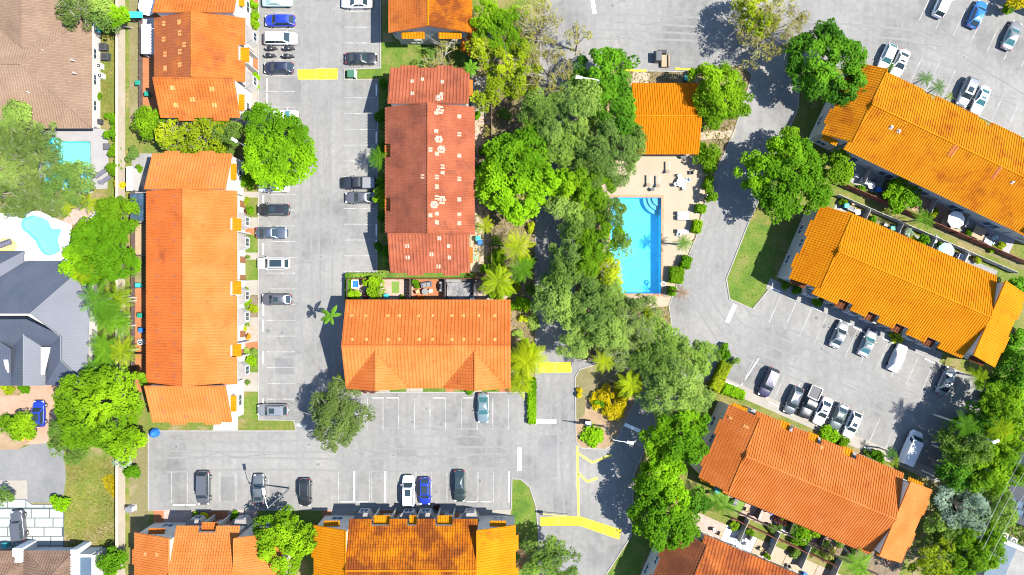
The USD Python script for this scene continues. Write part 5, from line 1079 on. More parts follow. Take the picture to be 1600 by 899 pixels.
# ================================================================ TREES
T = tree
T(36, 238, 54, 'oak', 'large olive-green oak by the left edge, upper part of the grove over the pools', 9.5)
T(106, 284, 37, 'grey', 'grey-green oak overhanging the lower corner of the upper left pool', 9)
T(26, 300, 40, 'oak', 'olive oak at the left edge shading the kidney-shaped pool', 8.5)
T(78, 312, 25, 'oak', 'small olive tree between the two left pools', 7)
T(28, 190, 32, 'grey', 'grey-green tree on the lower left corner of the tan roof', 8.5)
T(118, 8, 34, 'oak', 'olive tree overhanging the top of the tan roof', 8); T(155, 22, 24, 'grey', 'grey-green tree at the top right corner of the tan house', 7.5)
T(180, 25, 17, 'vivid', 'bright green tree against the boundary wall at the top', 6.5, name='leafy_tree')
T(0, 14, 12, 'lime', 'yellow-green tuft of a tree at the top left corner', 5)
T(148, 392, 54, 'vivid', 'dense bright green tree right of the kidney-shaped pool', 8.5, dens=1.3); T(176, 335, 32, 'lime', 'light green tree above the dense bright tree by the wall', 7)
T(150, 642, 68, 'lime', 'big yellow-green tree beside the blue car on the drive', 10, dens=1.15); T(110, 680, 42, 'olive', 'duller lower half of the big tree cluster above the patchy lawn', 8.5); T(190, 690, 30, 'lime', 'lime tree at the boundary wall above the yellow grass', 7.5)
T(28, 668, 22, 'lime', 'small green tree in the round bed left of the blue car', 3.5); T(4, 778, 15, 'grey', 'grey-green bush tree cut by the left edge above the white tiles', 4)
T(228, 186, 25, 'lime', 'lime green tree at the wall below the top left terrace', 6); T(272, 212, 30, 'yg', 'yellow-green tree between the two western terraces, left one', 6.5); T(318, 210, 36, 'yg', 'yellow-green tree between the two western terraces, middle one', 7); T(352, 212, 24, 'olive', 'olive tree between the two western terraces, next to the big round tree', 6.5)
T(428, 230, 57, 'vivid', 'big round vivid green tree standing over the stalls and two white cars', 9.5, dens=1.25)
T(527, 650, 47, 'oak', 'round olive-green tree with pale twigs in the stalls below the palms', 8.5, dens=1.25)
T(437, 852, 47, 'lime', 'yellow-green tree between the two bottom terraces', 9, dens=1.05); T(478, 850, 24, 'lime', 'light green side tree leaning on the bottom centre terrace', 8); T(398, 872, 17, 'red', 'purple-brown leaved tree on the bottom left terrace edge', 7.5, name='purple_tree')
T(172, 884, 21, 'vivid', 'round bright green tree by the bottom left corner house', 5); T(188, 722, 12, 'silver', 'small silvery tree on the boundary wall above the lower car park', 5)
T(812, 272, 66, 'vivid', 'large vivid green tree between the red terrace and the shaded drive', 10.5, dens=1.15)
T(775, 40, 42, 'lime', 'yellow-green tree right of the top centre gable', 9, dens=.9); T(842, 40, 46, 'dry', 'sparse dry tree with bare grey branches at the top', 9); T(800, 105, 46, 'yg', 'thin yellow-olive tree above the red terrace yards', 9, dens=.75); T(862, 110, 40, 'dry', 'dry twiggy tree beside the dark green wood', 8.5); T(690, 88, 30, 'dry', 'wispy half-bare tree on the lawn above the red terrace', 6, dens=.7); T(905, 60, 26, 'dry', 'bare-branched tree at the edge of the top car park', 7.5, dens=.6); T(738, 62, 22, 'flower', 'orange blossoming small tree at the corner of the top gable', 5, name='flowering_tree')
T(945, 110, 44, 'deep', 'dark green tree at the head of the wood by the pool house', 9.5); T(905, 168, 42, 'grey', 'grey-green tree over the shaded drive, upper', 10); T(962, 170, 38, 'deep', 'dark green tree touching the left side of the pool house roof', 9.5); T(952, 235, 48, 'grey', 'grey-green tree beside the pool deck loungers', 10, dens=.95); T(880, 225, 34, 'olive', 'olive tree squeezed behind the large vivid tree', 9); T(990, 215, 22, 'olive', 'olive tree tip hanging over the pool house corner', 7)
T(925, 300, 36, 'lime', 'bright green tree between the shaded drive and the pool', 9, dens=.9); T(888, 330, 30, 'grey', 'thin grey-green tree over the middle of the shaded drive', 9, dens=.6); T(935, 372, 38, 'lime', 'lime tree reaching over the left side of the pool', 8.5, dens=.85); T(890, 400, 34, 'grey', 'grey-green tree over the lower shaded drive', 9, dens=.7); T(970, 380, 20, 'olive', 'loose olive tree whose twigs overhang the pool water', 8, dens=.8); T(940, 428, 32, 'yg', 'yellow-olive tree at the lower left corner of the pool', 7.5)
T(868, 470, 36, 'grey', 'grey-green oak above the upper yellow hump', 9.5, dens=.95); T(925, 490, 50, 'grey', 'broad grey-green oak below the pool', 10); T(990, 500, 46, 'oak', 'olive oak at the lower right of the pool deck', 9.5); T(1035, 535, 34, 'olive', 'olive tree at the mouth of the eastern drive', 8); T(965, 548, 30, 'oak', 'olive oak just above the grassy island', 8.5); T(895, 538, 26, 'grey', 'grey oak limb over the drive above the yellow hump', 9, dens=.8)
T(1060, 580, 44, 'grey', 'grey-green oak left of the clipped hedge', 9.5); T(1045, 628, 36, 'grey', 'grey-green oak over the shaded exit lane', 9.5, dens=.9); T(1095, 560, 28, 'olive', 'olive tree behind the long clipped hedge', 8); T(1085, 625, 28, 'grey', 'grey-green tree by the corner of the lower right terrace', 8.5)
T(1062, 690, 48, 'vivid', 'vivid green tree against the lower right terrace end', 10.5); T(1032, 755, 38, 'vivid', 'vivid green tree shading the lower exit lane', 10); T(1045, 815, 50, 'vivid', 'vivid green tree above the dark brown bottom roof', 10.5); T(1090, 785, 22, 'deep', 'dark green tree in the yard by the fan palm', 7)
T(1205, 38, 58, 'dry', 'wide half-dry tree over the top car park', 9, dens=1.25); T(1188, 18, 36, 'yg', 'yellow-green upper half of the half-dry tree group', 9); T(1180, 60, 16, 'dry', 'thin dry tree with dark shadow beside the top car park', 6)
T(1298, 95, 60, 'deep', 'dense deep green tree by the end of the amber terrace', 10.5, dens=1.25)
T(1122, 140, 42, 'lime', 'yellow-green tree right of the pool house', 9.0, dens=1.2); T(1152, 158, 26, 'lime', 'lighter bush tree at the side drive right of the pool house', 5); T(1112, 180, 22, 'lime', 'low lime tree above the path to the pool house', 4.5)
T(1232, 275, 62, 'vivid', 'large green tree between the side drive and the amber terrace', 10.5, dens=1.15); T(1222, 300, 26, 'olive', 'duller olive crown within the large green tree by the amber terrace', 10.8, dens=.35); T(1310, 262, 26, 'lime', 'light green tree by the first yard of the amber terrace', 6); T(1232, 212, 18, 'lime', 'small light green tree at the lower end of the deep green tree', 6)
T(1412, 303, 27, 'vivid', 'round green tree in a back yard of the amber terrace', 4.5, name='yard_tree')
T(1108, 245, 18, 'lime', 'bright leafy tree at the upper right of the pool deck', 3.5); T(1110, 304, 12, 'lime', 'small bright round tree beside the pool deck and the shaded drive', 3.5)
T(1520, 700, 40, 'olive', 'olive tree on the right bank beside the white van car park', 9.5); T(1572, 640, 40, 'lime', 'bright green tree on the right bank near the golden terrace end', 9.5); T(1580, 690, 34, 'lime', 'yellow-green tree on the right bank by the lamp post', 9); T(1545, 730, 44, 'lime', 'lime tree on the right bank above the silver tree', 9.5)
T(1515, 795, 42, 'silver', 'silvery grey tree on the right bank', 8.5, dens=1.2); T(1562, 800, 34, 'olive', 'grey-olive tree right of the silvery tree', 8); T(1520, 865, 42, 'lime', 'yellow-green tree in the lower right corner', 8.5); T(1465, 880, 38, 'yg', 'yellow-olive tree below the end of the lower right terrace', 8); T(1405, 858, 24, 'red', 'reddish thin tree over the corner of the lower right terrace', 6.5, name='red_tree', dens=.8)
T(1598, 580, 26, 'deep', 'dark tree at the right edge beyond the golden terrace', 6.5)
T(1592, 452, 18, 'deep', 'dark tree behind the top corner of the golden terrace end', 5)
T(858, 882, 40, 'olive', 'green tree at the bottom edge beside the exit drive', 8.5); T(822, 872, 20, 'dead', 'brown bare bush tree at the end of the bottom centre terrace', 6)
T(1592, 6, 12, 'yellow', 'yellow tree cut by the top right corner', 4.5)
T(1240, 770, 12, 'lime', 'small green tree in the shrubby yard of the lower right terrace', 3)
T(846, 165, 32, 'olive', 'green tree filling the wood between the dry trees and the grey-green oaks', 10); T(858, 205, 26, 'grey', 'grey-green tree just above the large vivid tree', 10); T(922, 140, 30, 'grey', 'grey-green tree under the lamp with the white head', 9); T(925, 260, 28, 'olive', 'green tree in the wood left of the pool deck loungers', 9.5); T(900, 285, 26, 'lime', 'lime tree over the drive right of the large vivid tree', 9.5)
T(905, 345, 26, 'olive', 'green tree over the drive level with the middle of the pool', 10); T(915, 408, 26, 'lime', 'lime tree over the drive level with the lower pool corner', 9.5); T(880, 435, 28, 'olive', 'green tree over the drive above the broad oak', 10); T(950, 465, 30, 'olive', 'green tree at the lower left end of the pool', 9); T(955, 330, 24, 'olive', 'green tree at the upper left corner of the pool', 8.5); T(955, 520, 34, 'grey', 'grey-green oak between the broad oak and the island', 10); T(1015, 560, 30, 'olive', 'green tree above the golden palm of the island', 9); T(1030, 590, 26, 'grey', 'grey-green tree at the top of the shaded exit lane', 9)
T(1500, 742, 27, 'deep', 'dark green tree on the right bank between the olive and the silvery trees', 9); T(1488, 690, 20, 'olive', 'olive tree at the edge of the right car park beside the lower bank palm', 8); T(1540, 660, 26, 'deep', 'deep green tree on the right bank behind the frond-shadow palm', 9); T(1590, 745, 22, 'lime', 'lime tree at the right edge by the dark-roofed building', 7.5); T(1548, 835, 26, 'lime', 'lime tree below the silvery tree by the blue roof', 8); T(1478, 825, 26, 'olive', 'olive tree behind the end wall of the lower right terrace', 7)
T(825, 545, 14, 'lime', 'small lime tree above the golden cane palms', 5); T(755, 150, 18, 'yg', 'yellow-olive tree at the upper yard of the red terrace', 6.5); T(752, 78, 24, 'yg', 'yellow-olive tree beside the flowering tree', 8)
# ================================================================ PALMS
PL = palm
PL(517, 494, 17, 'small bright green palm leaning over the left end of the cross-gabled terrace', 6.5, 'leaf_palm', 6, base=(535, 494), wd=.4); PL(528, 600, 16, 'yellow-green palm at the lower left corner of the cross-gabled terrace', 4.5, 'leaf_palmyellow', 12); 
PL(590, 247, 20, 'feathery palm in front of the red terrace wall', 5, 'leaf_palm', 18, stems=2)
PL(808, 385, 27, 'pale green palm below the large vivid tree', 6, 'leaf_palmyellow', 18); PL(815, 420, 24, 'second pale palm, beside the yard of the red terrace', 5.5, 'leaf_palm', 16); PL(778, 440, 30, 'big golden palm at the end of the yards', 5, 'leaf_palmyellow', 18, wd=.2); PL(757, 352, 16, 'small golden palm in a red terrace yard', 3.5, 'leaf_palmyellow', 12)
PL(820, 565, 34, 'bushy golden cane palm left of the upper yellow hump', 5.5, 'leaf_palmyellow', 36, name='cane_palm', stems=4); PL(818, 600, 24, 'lower golden cane palm beside the hedge strip', 4.5, 'leaf_palmyellow', 24, name='cane_palm', stems=3)
PL(986, 601, 24, 'golden palm at the right side of the grassy island', 5, 'leaf_palmyellow', 20, wd=.22); PL(944, 565, 20, 'golden palm under the oaks at the top of the island', 6.5, 'leaf_palmyellow', 14)
PL(1446, 122, 14, 'green palm in front of the amber terrace, left of a pair', 4.0, 'leaf_palm', 12); PL(1466, 136, 14, 'green palm in front of the amber terrace, right of a pair', 4.0, 'leaf_palm', 12); PL(1391, 104, 9, 'little palm between the amber roof and the two white cars', 3.8, 'leaf_palm', 9); PL(1484, 151, 8, 'low clump of palm leaves beside the white sport utility car', 3.2, 'leaf_palmyellow', 9)
PL(1443, 343, 20, 'palm in the yards leaning across the grass path', 4.5, 'leaf_palm', 11); PL(1530, 590, 18, 'yellow-green palm at the lower corner of the golden terrace', 4.5, 'leaf_palmyellow', 16)
PL(1393, 708, 11, 'small palm beside the tail of the white van', 3.5, 'leaf_palm', 10); PL(1398, 722, 11, 'second small palm by the lower right terrace front', 3.2, 'leaf_palmyellow', 10)
PL(1125, 782, 22, 'light green fan of a palm in the first yard of the lower right terrace', 4.5, 'leaf_palm', 16, stems=2); PL(1342, 878, 26, 'green palm between the two rows of back yards at the bottom', 5.5, 'leaf_palm', 16)
PL(1068, 380, 15, 'olive palm in the hedge beside the pool', 4.5, 'leaf_palm', 16); PL(735, 106, 14, 'dark green palm over the upper right corner of the red terrace', 6.0, 'leaf_palm', 8, wd=.4)
PL(1508, 665, 22, 'palm on the edge of the right bank throwing a big frond shadow', 7.5, 'leaf_palm', 16); PL(1500, 712, 18, 'lower palm on the right bank beside the white van', 6.5, 'leaf_palm', 14); PL(1562, 668, 26, 'feathery palm by the right bank lamp post', 8, 'leaf_palmyellow', 18)
PL(152, 470, 30, 'coconut palm leaning from the wall over the slate roof', 8, 'leaf_palm', 16, base=(204, 462)); PL(168, 497, 26, 'pale palm with silvery heart beside the slate roof', 6.5, 'leaf_palm', 20); PL(130, 425, 22, 'yellow-green palm between the dense tree and the slate roof', 6.5, 'leaf_palmyellow', 16); PL(158, 540, 30, 'wide green palm right of the slate roof', 5.5, 'leaf_palm', 22, stems=2); PL(190, 550, 24, 'golden palm at the boundary wall beside the long terrace', 5, 'leaf_palmyellow', 20); PL(185, 470, 24, 'cane palm clump at the wall, upper', 5, 'leaf_palmyellow', 22, name='cane_palm', stems=3); PL(150, 575, 24, 'cane palm clump above the big yellow-green tree', 4.5, 'leaf_palm', 24, name='cane_palm', stems=3); PL(182, 510, 24, 'cane palm clump at the wall, lower', 5, 'leaf_palm', 26, name='cane_palm', stems=3)
PL(103, 322, 17, 'yellow palm at the tip of the kidney-shaped pool patio', 4, 'leaf_palmyellow', 14); PL(138, 318, 17, 'yellow-green palm left of the light green wall tree', 4, 'leaf_palmyellow', 14)
PL(1065, 457, 13, 'dead brown palm crown lying at the corner of the pool hedge', 4, 'leaf_dead', 9)
# ================================================================ SHRUBS, HEDGES
S = shrub
S(952, 629, 26, 'yellow', 'big round golden shrub in the middle of the island', 2.2); S(935, 632, 8, 'vivid', 'dark green plant in the left side of the golden shrub', 2.3); S(926, 682, 17, 'vivid', 'green and yellow shrub at the lower end of the island', 1.2); S(905, 615, 6, 'yellow', 'thin yellow shrub at the left kerb of the island', 1.6)
S(590, 307, 14, 'lime', 'round clipped lime shrub in front of the red terrace', 3.0); S(588, 449, 16, 'lime', 'tall bright shrub in the left yard of the cross-gabled terrace', 3.4); S(553, 458, 11, 'lime', 'round bright shrub at the left yard corner', 2.4); S(575, 442, 9, 'lime', 'bright shrub leaning over the yard fence', 2.6)
S(90, 786, 13, 'vivid', 'round dark-edged shrub at the corner of the white tiled patio', 2.0); S(207, 735, 13, 'vivid', 'green shrub at the boundary wall by the lower car park', 2.2); S(38, 672, 14, 'yellow', 'golden shrub in the round bed by the drive', 1.6); S(8, 605, 12, 'yg', 'yellow shrub by the front of the slate-roofed house', 1.6); S(38, 606, 8, 'vivid', 'green shrub at the slate house front', 1.4); S(12, 665, 14, 'lime', 'green shrub at the left of the round bed', 2)
S(380, 282, 12, 'vivid', 'clipped ball shrub under the big round tree, left', 1.8); S(392, 290, 10, 'lime', 'clipped ball shrub under the big round tree, right', 1.6)
S(760, 420, 9, 'vivid', 'green shrub in the lowest red terrace yard', 2.2); S(762, 208, 9, 'dry', 'dry shrub in the red terrace yard', 2.5); S(757, 235, 8, 'vivid', 'green shrub against the red terrace wall', 2)
S(176, 210, 11, 'vivid', 'green wall shrub beside the grey pool deck, top', 3); S(177, 235, 11, 'lime', 'green wall shrub beside the grey pool deck, second', 3); S(180, 262, 12, 'lime', 'lime wall shrub beside the two pool loungers', 3); S(188, 285, 8, 'yellow', 'yellow wall shrub by the boundary wall bend', 2.6); S(172, 185, 9, 'vivid', 'green shrub at the lower end of the narrow lawn', 2.4)
S(203, 240, 11, 'grey', 'grey-green shrub right of the boundary wall', 2.2); S(155, 152, 5, 'lime', 'little lime shrub beside the tan house wall', 1.0); S(218, 262, 5, 'vivid', 'green shrub by the white shed', 1.5)
S(1147, 655, 8, 'olive', 'low shrub by the eastern stall corner', 1.4) if False else None
S(1148, 566, 10, 'grey', 'pale leafy shrub beside the clipped hedge in the eastern car park', 2); S(1135, 550, 11, 'vivid', 'clipped round green shrub at the top of the long hedge', 2.2)
S(1293, 681, 16, 'vivid', 'green shrub in front of the grey-green car', 1.8); S(1318, 690, 9, 'lime', 'smaller shrub right of the parked row', 1.5); S(1370, 715, 12, 'vivid', 'green shrub by the front of the lower right terrace', 1.8); S(1355, 712, 8, 'olive', 'small olive shrub near the white wheel stop', 1.2)
S(1277, 470, 10, 'lime', 'lime shrub before the golden terrace, left', 1.4); S(1404, 526, 11, 'yg', 'yellow-green shrub before the golden terrace, by the covered car', 1.4); S(1248, 452, 8, 'vivid', 'small green shrub by the left end of the golden terrace front', 1.2); S(1225, 446, 7, 'vivid', 'green shrub at the left corner of the golden terrace', 1.2)
S(1440, 375, 12, 'vivid', 'green shrub in the golden terrace yards left of the blue umbrella', 2.4); S(1565, 385, 6, 'yg', 'yellow-green shrub by the last amber terrace yard', 1.6); S(1458, 332, 8, 'yg', 'small olive shrub by the white umbrella', 1.6)
S(1210, 822, 10, 'olive', 'olive shrub in the grass path of the bottom yards, left', 1.6); S(1255, 838, 16, 'vivid', 'green shrub mass in the middle of the bottom grass path', 2.0); S(1275, 830, 11, 'lime', 'lime shrub in the shady yard under the lower right terrace', 2.0); S(1240, 826, 10, 'olive', 'dark shrub beside the shady yard', 1.8); S(1295, 862, 12, 'dry', 'dry brown shrub among the bottom yards', 1.6); S(1315, 838, 11, 'grey', 'white-flecked shrub in the pebbled yard', 1.6); S(1244, 866, 9, 'olive', 'olive shrub at the brown fence of the beige yards', 1.6)
S(1570, 15, 10, 'lime', 'green shrub at the tan-roofed corner house', 2.0); S(1545, 30, 7, 'olive', 'small shrub behind the bright blue car', 1.6) if False else None
G1 = 'small mixed shrubs in the front beds of the western terraces'
for x, y, r, k in ((384, 316, 6, 'yg'), (390, 328, 6, 'vivid'), (382, 330, 5, 'red'), (386, 470, 9, 'lime'), (395, 484, 7, 'yg'), (384, 488, 6, 'lime'), (381, 515, 5, 'yg'), (388, 526, 4, 'flower'), (384, 552, 8, 'grey'), (390, 565, 9, 'lime'), (382, 575, 7, 'yg'), (395, 550, 6, 'olive'), (394, 8, 7, 'vivid'), (397, 26, 7, 'lime'), (398, 38, 7, 'lime'), (397, 120, 6, 'vivid'), (398, 133, 6, 'vivid'), (396, 178, 6, 'yg')):
    S(x, y, r, k, 'small shrub in a front bed between the western terraces and the parked cars', .9, 'bed_shrub', G1)
G2 = 'low shrubs along the front of the bottom terraces'
for x, y, r, k in ((306, 808, 7, 'lime'), (316, 812, 6, 'vivid'), (368, 808, 8, 'vivid'), (380, 812, 8, 'grey'), (562, 806, 6, 'grey'), (575, 806, 6, 'deep'), (655, 806, 6, 'deep'), (672, 806, 6, 'grey'), (738, 808, 6, 'deep'), (682, 793, 4, 'red')):
    S(x, y, r, k, 'low shrub in the shaded beds along the front of the bottom terraces', .9, 'bed_shrub', G2)
G3 = 'small plants under the eaves of the cross-gabled terrace'
for x, y, r, k in ((568, 608, 6, 'red'), (580, 608, 6, 'red'), (590, 606, 5, 'dead'), (733, 610, 6, 'palm' if False else 'vivid'), (772, 606, 5, 'vivid'), (552, 608, 6, 'flower')):
    S(x, y, r, k, 'small plant under the front eaves of the cross-gabled terrace', .9, 'bed_shrub', G3)
G4 = 'low undergrowth plants below the trees of the middle wood'
rng = np.random.default_rng(5)
for k in range(46):
    x, y = [(rng.uniform(772, 836), rng.uniform(150, 560)), (rng.uniform(900, 945), rng.uniform(150, 540)), (rng.uniform(950, 1040), rng.uniform(470, 560)), (rng.uniform(772, 836), rng.uniform(360, 560))][k % 4]
    S(x, y, rng.uniform(6, 13), ('lime', 'olive', 'grey', 'yg', 'vivid')[k % 5], 'low plant in the undergrowth of the wood along the shaded drive', rng.uniform(.8, 1.8), 'undergrowth_plant', G4)
G6 = 'dark shrubs in the shade strip along the parking side of the red terrace'
for k in range(17): S(597 + (k % 3) * 4, 128 + k * 17.5, 7 + (k * 5) % 4, ('deep', 'olive', 'grey')[k % 3], 'dark shrub in the shade strip along the parking side of the red terrace', 1.0 + .2 * (k % 3), 'bed_shrub', G6)
G5 = 'bushes at the foot of the trees on the right bank'
for k in range(16): S(rng.uniform(1500, 1590), rng.uniform(650, 890), rng.uniform(10, 18), ('lime', 'olive', 'vivid', 'deep')[k % 4], 'bush at the foot of the trees on the right bank', rng.uniform(1.5, 3.5), 'bank_bush', G5)
for x, y, r in ((1560, 600, 16), (1578, 560, 16), (1592, 530, 14), (1545, 625, 14), (1590, 610, 18)): S(x, y, r, 'deep', 'dark bush in the shade beyond the end of the golden terrace', 2.2, 'bank_bush', 'dark bushes beyond the golden terrace')
hedge([(826, 592), (836, 592), (836, 661), (826, 661)], .8, 'vivid', 'narrow clipped hedge strip left of the main drive')
hedge([(1128, 565), (1140, 572), (1122, 612), (1110, 604)], 1.8, 'yg', 'long clipped yellow-green hedge by the eastern car park'); hedge([(1133, 600), (1162, 612), (1160, 624), (1128, 613)], 1.3, 'vivid', 'bright green hedge block at the corner of the lower right terrace')
for i, (x, y, w, d, a) in enumerate(((1108, 262, 10, 12, 0), (1107, 285, 9, 18, 20), (1095, 326, 12, 9, 10), (1089, 354, 11, 16, 12), (1072, 410, 11, 16, 20), (1057, 430, 18, 22, 6), (1050, 455, 9, 10, 10))):
    pg = shapely.affinity.rotate(sbox(x - w/2, y - d/2, x + w/2, y + d/2), a)
    hedge(list(pg.exterior.coords)[:-1], 1.5, 'lime' if i % 2 else 'vivid', 'clipped hedge block beside the pool deck, ' + ('under the leafy corner tree', 'just below the leafy corner tree', 'above the two white loungers', 'right of the two white loungers', 'below the hedge palm', 'big square one near the dead palm', 'last small one at the drive')[i])
hedge([(1092, 225), (1100, 225), (1102, 242), (1093, 242)], 1.4, 'vivid', 'hedge block at the lower right corner of the pool house')
hedge([(541, 428), (600, 428), (600, 433), (541, 433)], .8, 'olive', 'low hedge along the yard fence at the stall end'); hedge([(541, 430), (546, 430), (546, 470), (541, 470)], 1.0, 'deep', 'low dark hedge at the side of the left yard')
# grass tufts and leaf litter
def scatter(name, polys, n, label, cat, m, l, w, seed, hh=.12):
    rng = np.random.default_rng(seed); g = unary_union([px(p) if isinstance(p, list) else p for p in polys]); x0, y0, x1, y1 = g.bounds; q = np.c_[rng.uniform(x0, x1, n * 4), rng.uniform(y0, y1, n * 4)]; q = q[shapely.contains_xy(g, q[:, 0], q[:, 1])][:n]
    V, F = leaves(rng, np.c_[q, rng.uniform(.03, hh, len(q))], np.zeros((len(q), 3)) + [0, 0, .3], l, w, .4, .8); solo(name, (V, F), m, label, cat, kind='stuff')
scatter('grass_tufts', [rect(104, 715, 186, 862), rect(153, 45, 186, 190)], 9000, 'tufts of yellowing grass on the two lawns along the boundary wall', 'grass', 'leaf_dry', .3, .07, 1)
scatter('lawn_grass', [[(595, 67), (700, 67), (700, 104), (595, 104)], [(801, 752), (813, 752), (835, 795), (838, 840), (801, 840)], [(1168, 352), (1204, 354), (1208, 430), (1176, 478), (1144, 464)], rect(374, 658, 450, 671), rect(374, 630, 402, 652)], 9000, 'mown green grass of the small lawns and islands', 'grass', 'leaf_vivid', .22, .06, 2)
scatter('leaf_litter', [[(741, 108), (838, 108), (838, 560), (741, 434)], MED.difference(DECK)], 14000, 'fallen leaves and ground cover under the middle wood', 'leaf litter', 'leaf_dry', .34, .2, 3)
scatter('bank_ground_cover', [[(1495, 740), (1540, 630), (1600, 560), (1600, 899), (1440, 899)]], 9000, 'low ground cover on the right bank', 'ground cover', 'leaf_olive', .45, .25, 4, .4)

scatter('fallen_blossom', [[(160, 748), (172, 741), (187, 744), (187, 782), (176, 776), (164, 762)]], 2600, 'bright yellow fallen blossom at the foot of the boundary wall', 'fallen blossom', 'leaf_yellow', .2, .14, 9, .07)
# ================================================================ VEHICLES
C = car
C(433, 1, 0, 'sedan', 'cyan', 'pale teal covered car at the very top of the west stalls', cover='cover_teal')
C(437, 32, 180, 'hatch', 'blue', 'dark blue car second from the top of the west stalls', L=4.7)
C(438, 60, 0, 'minivan', 'white', 'white people carrier parked above the motorcycles', L=5.2)
C(435, 106, 180, 'hatch', 'navy', 'dark navy car parked below the motorcycles', L=4.6)
C(441, 181, 0, 'hatch', 'white', 'white car half under the big round tree, its rear half in the open', L=5.0, glass='auto_glass_teal')
C(427, 291, 180, 'sedan', 'white', 'white car almost hidden below the big round tree', L=4.8)
C(427, 328, 180, 'suv', 'black', 'black sport utility car with roof rails in the west stalls', L=5.0, sunroof=True)
C(424, 364, 0, 'sedan', 'bluegrey', 'blue-grey saloon between the black and the white car', L=4.9)
C(427, 412, 180, 'suv', 'white', 'white car with a large dark glass roof', L=5.0, dark_roof=True)
C(432, 468, 180, 'hatch', 'darkgrey', 'dark grey car with a small sunroof in the west stalls', L=4.7, sunroof=True)
C(426, 641, 180, 'suv', 'silver', 'silver car with sunroof in the lowest west stall', L=4.8, sunroof=True)
C(557, 3, 180, 'sedan', 'white', 'white car at the top cut by the picture edge, left of the gabled house', L=4.8)
C(564, 91, 0, 'sedan', 'black', 'black saloon by the grass island with the green box', L=4.9, sunroof=True)
C(560, 286, 180, 'pickup', 'black', 'black pick-up truck with an empty grey bed beside the palm', L=5.2)
C(563, 309, 180, 'sedan', 'darkgrey', 'dark grey saloon half under the round lime shrub', L=4.8)
C(755, 638, -90, 'sedan', 'teal', 'light teal saloon alone in the stalls below the cross gables', L=4.7, sunroof=False, glass='auto_glass_teal')
C(318, 763, -90, 'minivan', 'darkgrey', 'lone dark people carrier in the lower left stalls', L=5.2)
C(404, 765, 90, 'sedan', 'grey', 'grey car partly hidden by the lower lamp post and its tree', L=4.7)
C(477, 770, -90, 'suv', 'black', 'black car parked half on the grass', L=4.3, W=1.75)
C(638, 768, 90, 'minivan', 'white', 'white car beside the blue hatchback in the lower stalls', L=4.9, sunroof=True)
C(664, 768, -90, 'hatch', 'blue', 'bright blue hatchback with dark glass in the lower stalls', L=4.2, dark_roof=True)
C(718, 760, -90, 'hatch', 'green', 'black-green car right of the blue hatchback', L=4.9, sunroof=True)
C(60, 647, 90, 'hatch', 'blue', 'blue car on the pink drive of the slate-roofed house', L=4.1, dark_roof=True)
C(29, 821, 96, 'jeep', 'darkgrey', 'dark off-road car on the white tiled patio', L=4.6)
C(1474, 5, 66, 'suv', 'white', 'white car at the top edge of the upper right car park', L=4.6)
C(1528, 22, 66, 'hatch', 'sky', 'bright blue car in the upper right car park', L=4.4)
C(1582, 55, 66, 'sedan', 'silver', 'silver saloon at the right edge of the upper right car park', L=4.7, glass='auto_glass_teal')
C(1387, 89, 246, 'hatch', 'white', 'white car by the deep green tree, left of a pair', L=4.3, glass='auto_glass_teal')
C(1407, 99, 246, 'sedan', 'white', 'white car with a sunroof, right of the pair by the deep green tree', L=4.5, sunroof=True)
C(1511, 144, 246, 'suv', 'silver', 'silver-white sport utility car with two roof windows by the palms', L=4.8, sunroof=True)
C(1533, 156, 246, 'sedan', 'white', 'white saloon with teal windows next to the silver-white car', L=4.5, sunroof=True, glass='auto_glass_teal')
C(1312, 523, 66, 'sedan', 'silver', 'silver saloon, first in the shade line of the golden terrace', L=4.4)
C(1356, 536, 66, 'sedan', 'silver', 'silver saloon with a dark sunroof, second before the golden terrace', L=4.5, sunroof=True, glass='auto_glass_teal')
C(1403, 559, 66, 'hatch', 'white', 'car under a pale grey fabric cover before the golden terrace', L=4.6, cover='cover_fabric')
C(1479, 596, 66, 'sedan', 'silver', 'silver car under the palm shadow near the end of the golden terrace', L=4.5, sunroof=True)
C(1201, 598, 246, 'suv', 'purple', 'dark purple-black car parked apart, left of the tight row', L=4.8)
C(1240, 626, 246, 'hatch', 'grey', 'grey car first in the tight row of the eastern car park', L=4.6)
C(1266, 628, 246, 'pickup', 'black', 'black pick-up truck with a grey bed cover in the tight row', L=5.3, rails='plastic_dark')
C(1286, 643, 246, 'sedan', 'white', 'white saloon with a sunroof in the tight row', L=4.5, sunroof=True)
C(1311, 652, 246, 'sedan', 'greygreen', 'grey-green saloon in the tight row', L=4.3)
C(1332, 664, 246, 'hatch', 'white', 'white hatchback at the right end of the tight row', L=4.2, sunroof=True)
C(1423, 700, 66, 'van', 'white', 'large white van with a long plain roof at the lower right', L=5.6)
for x, y, a, l in ((423, 76, 180, 'black motorcycle at the upper left of the group of four'), (450, 76, 180, 'black motorcycle at the upper right of the group of four'), (421, 87, 180, 'black motorcycle at the lower left of the group of four'), (449, 88, 180, 'black motorcycle at the lower right of the group of four')): motorcycle(x, y, a + (x % 7 - 3), l)

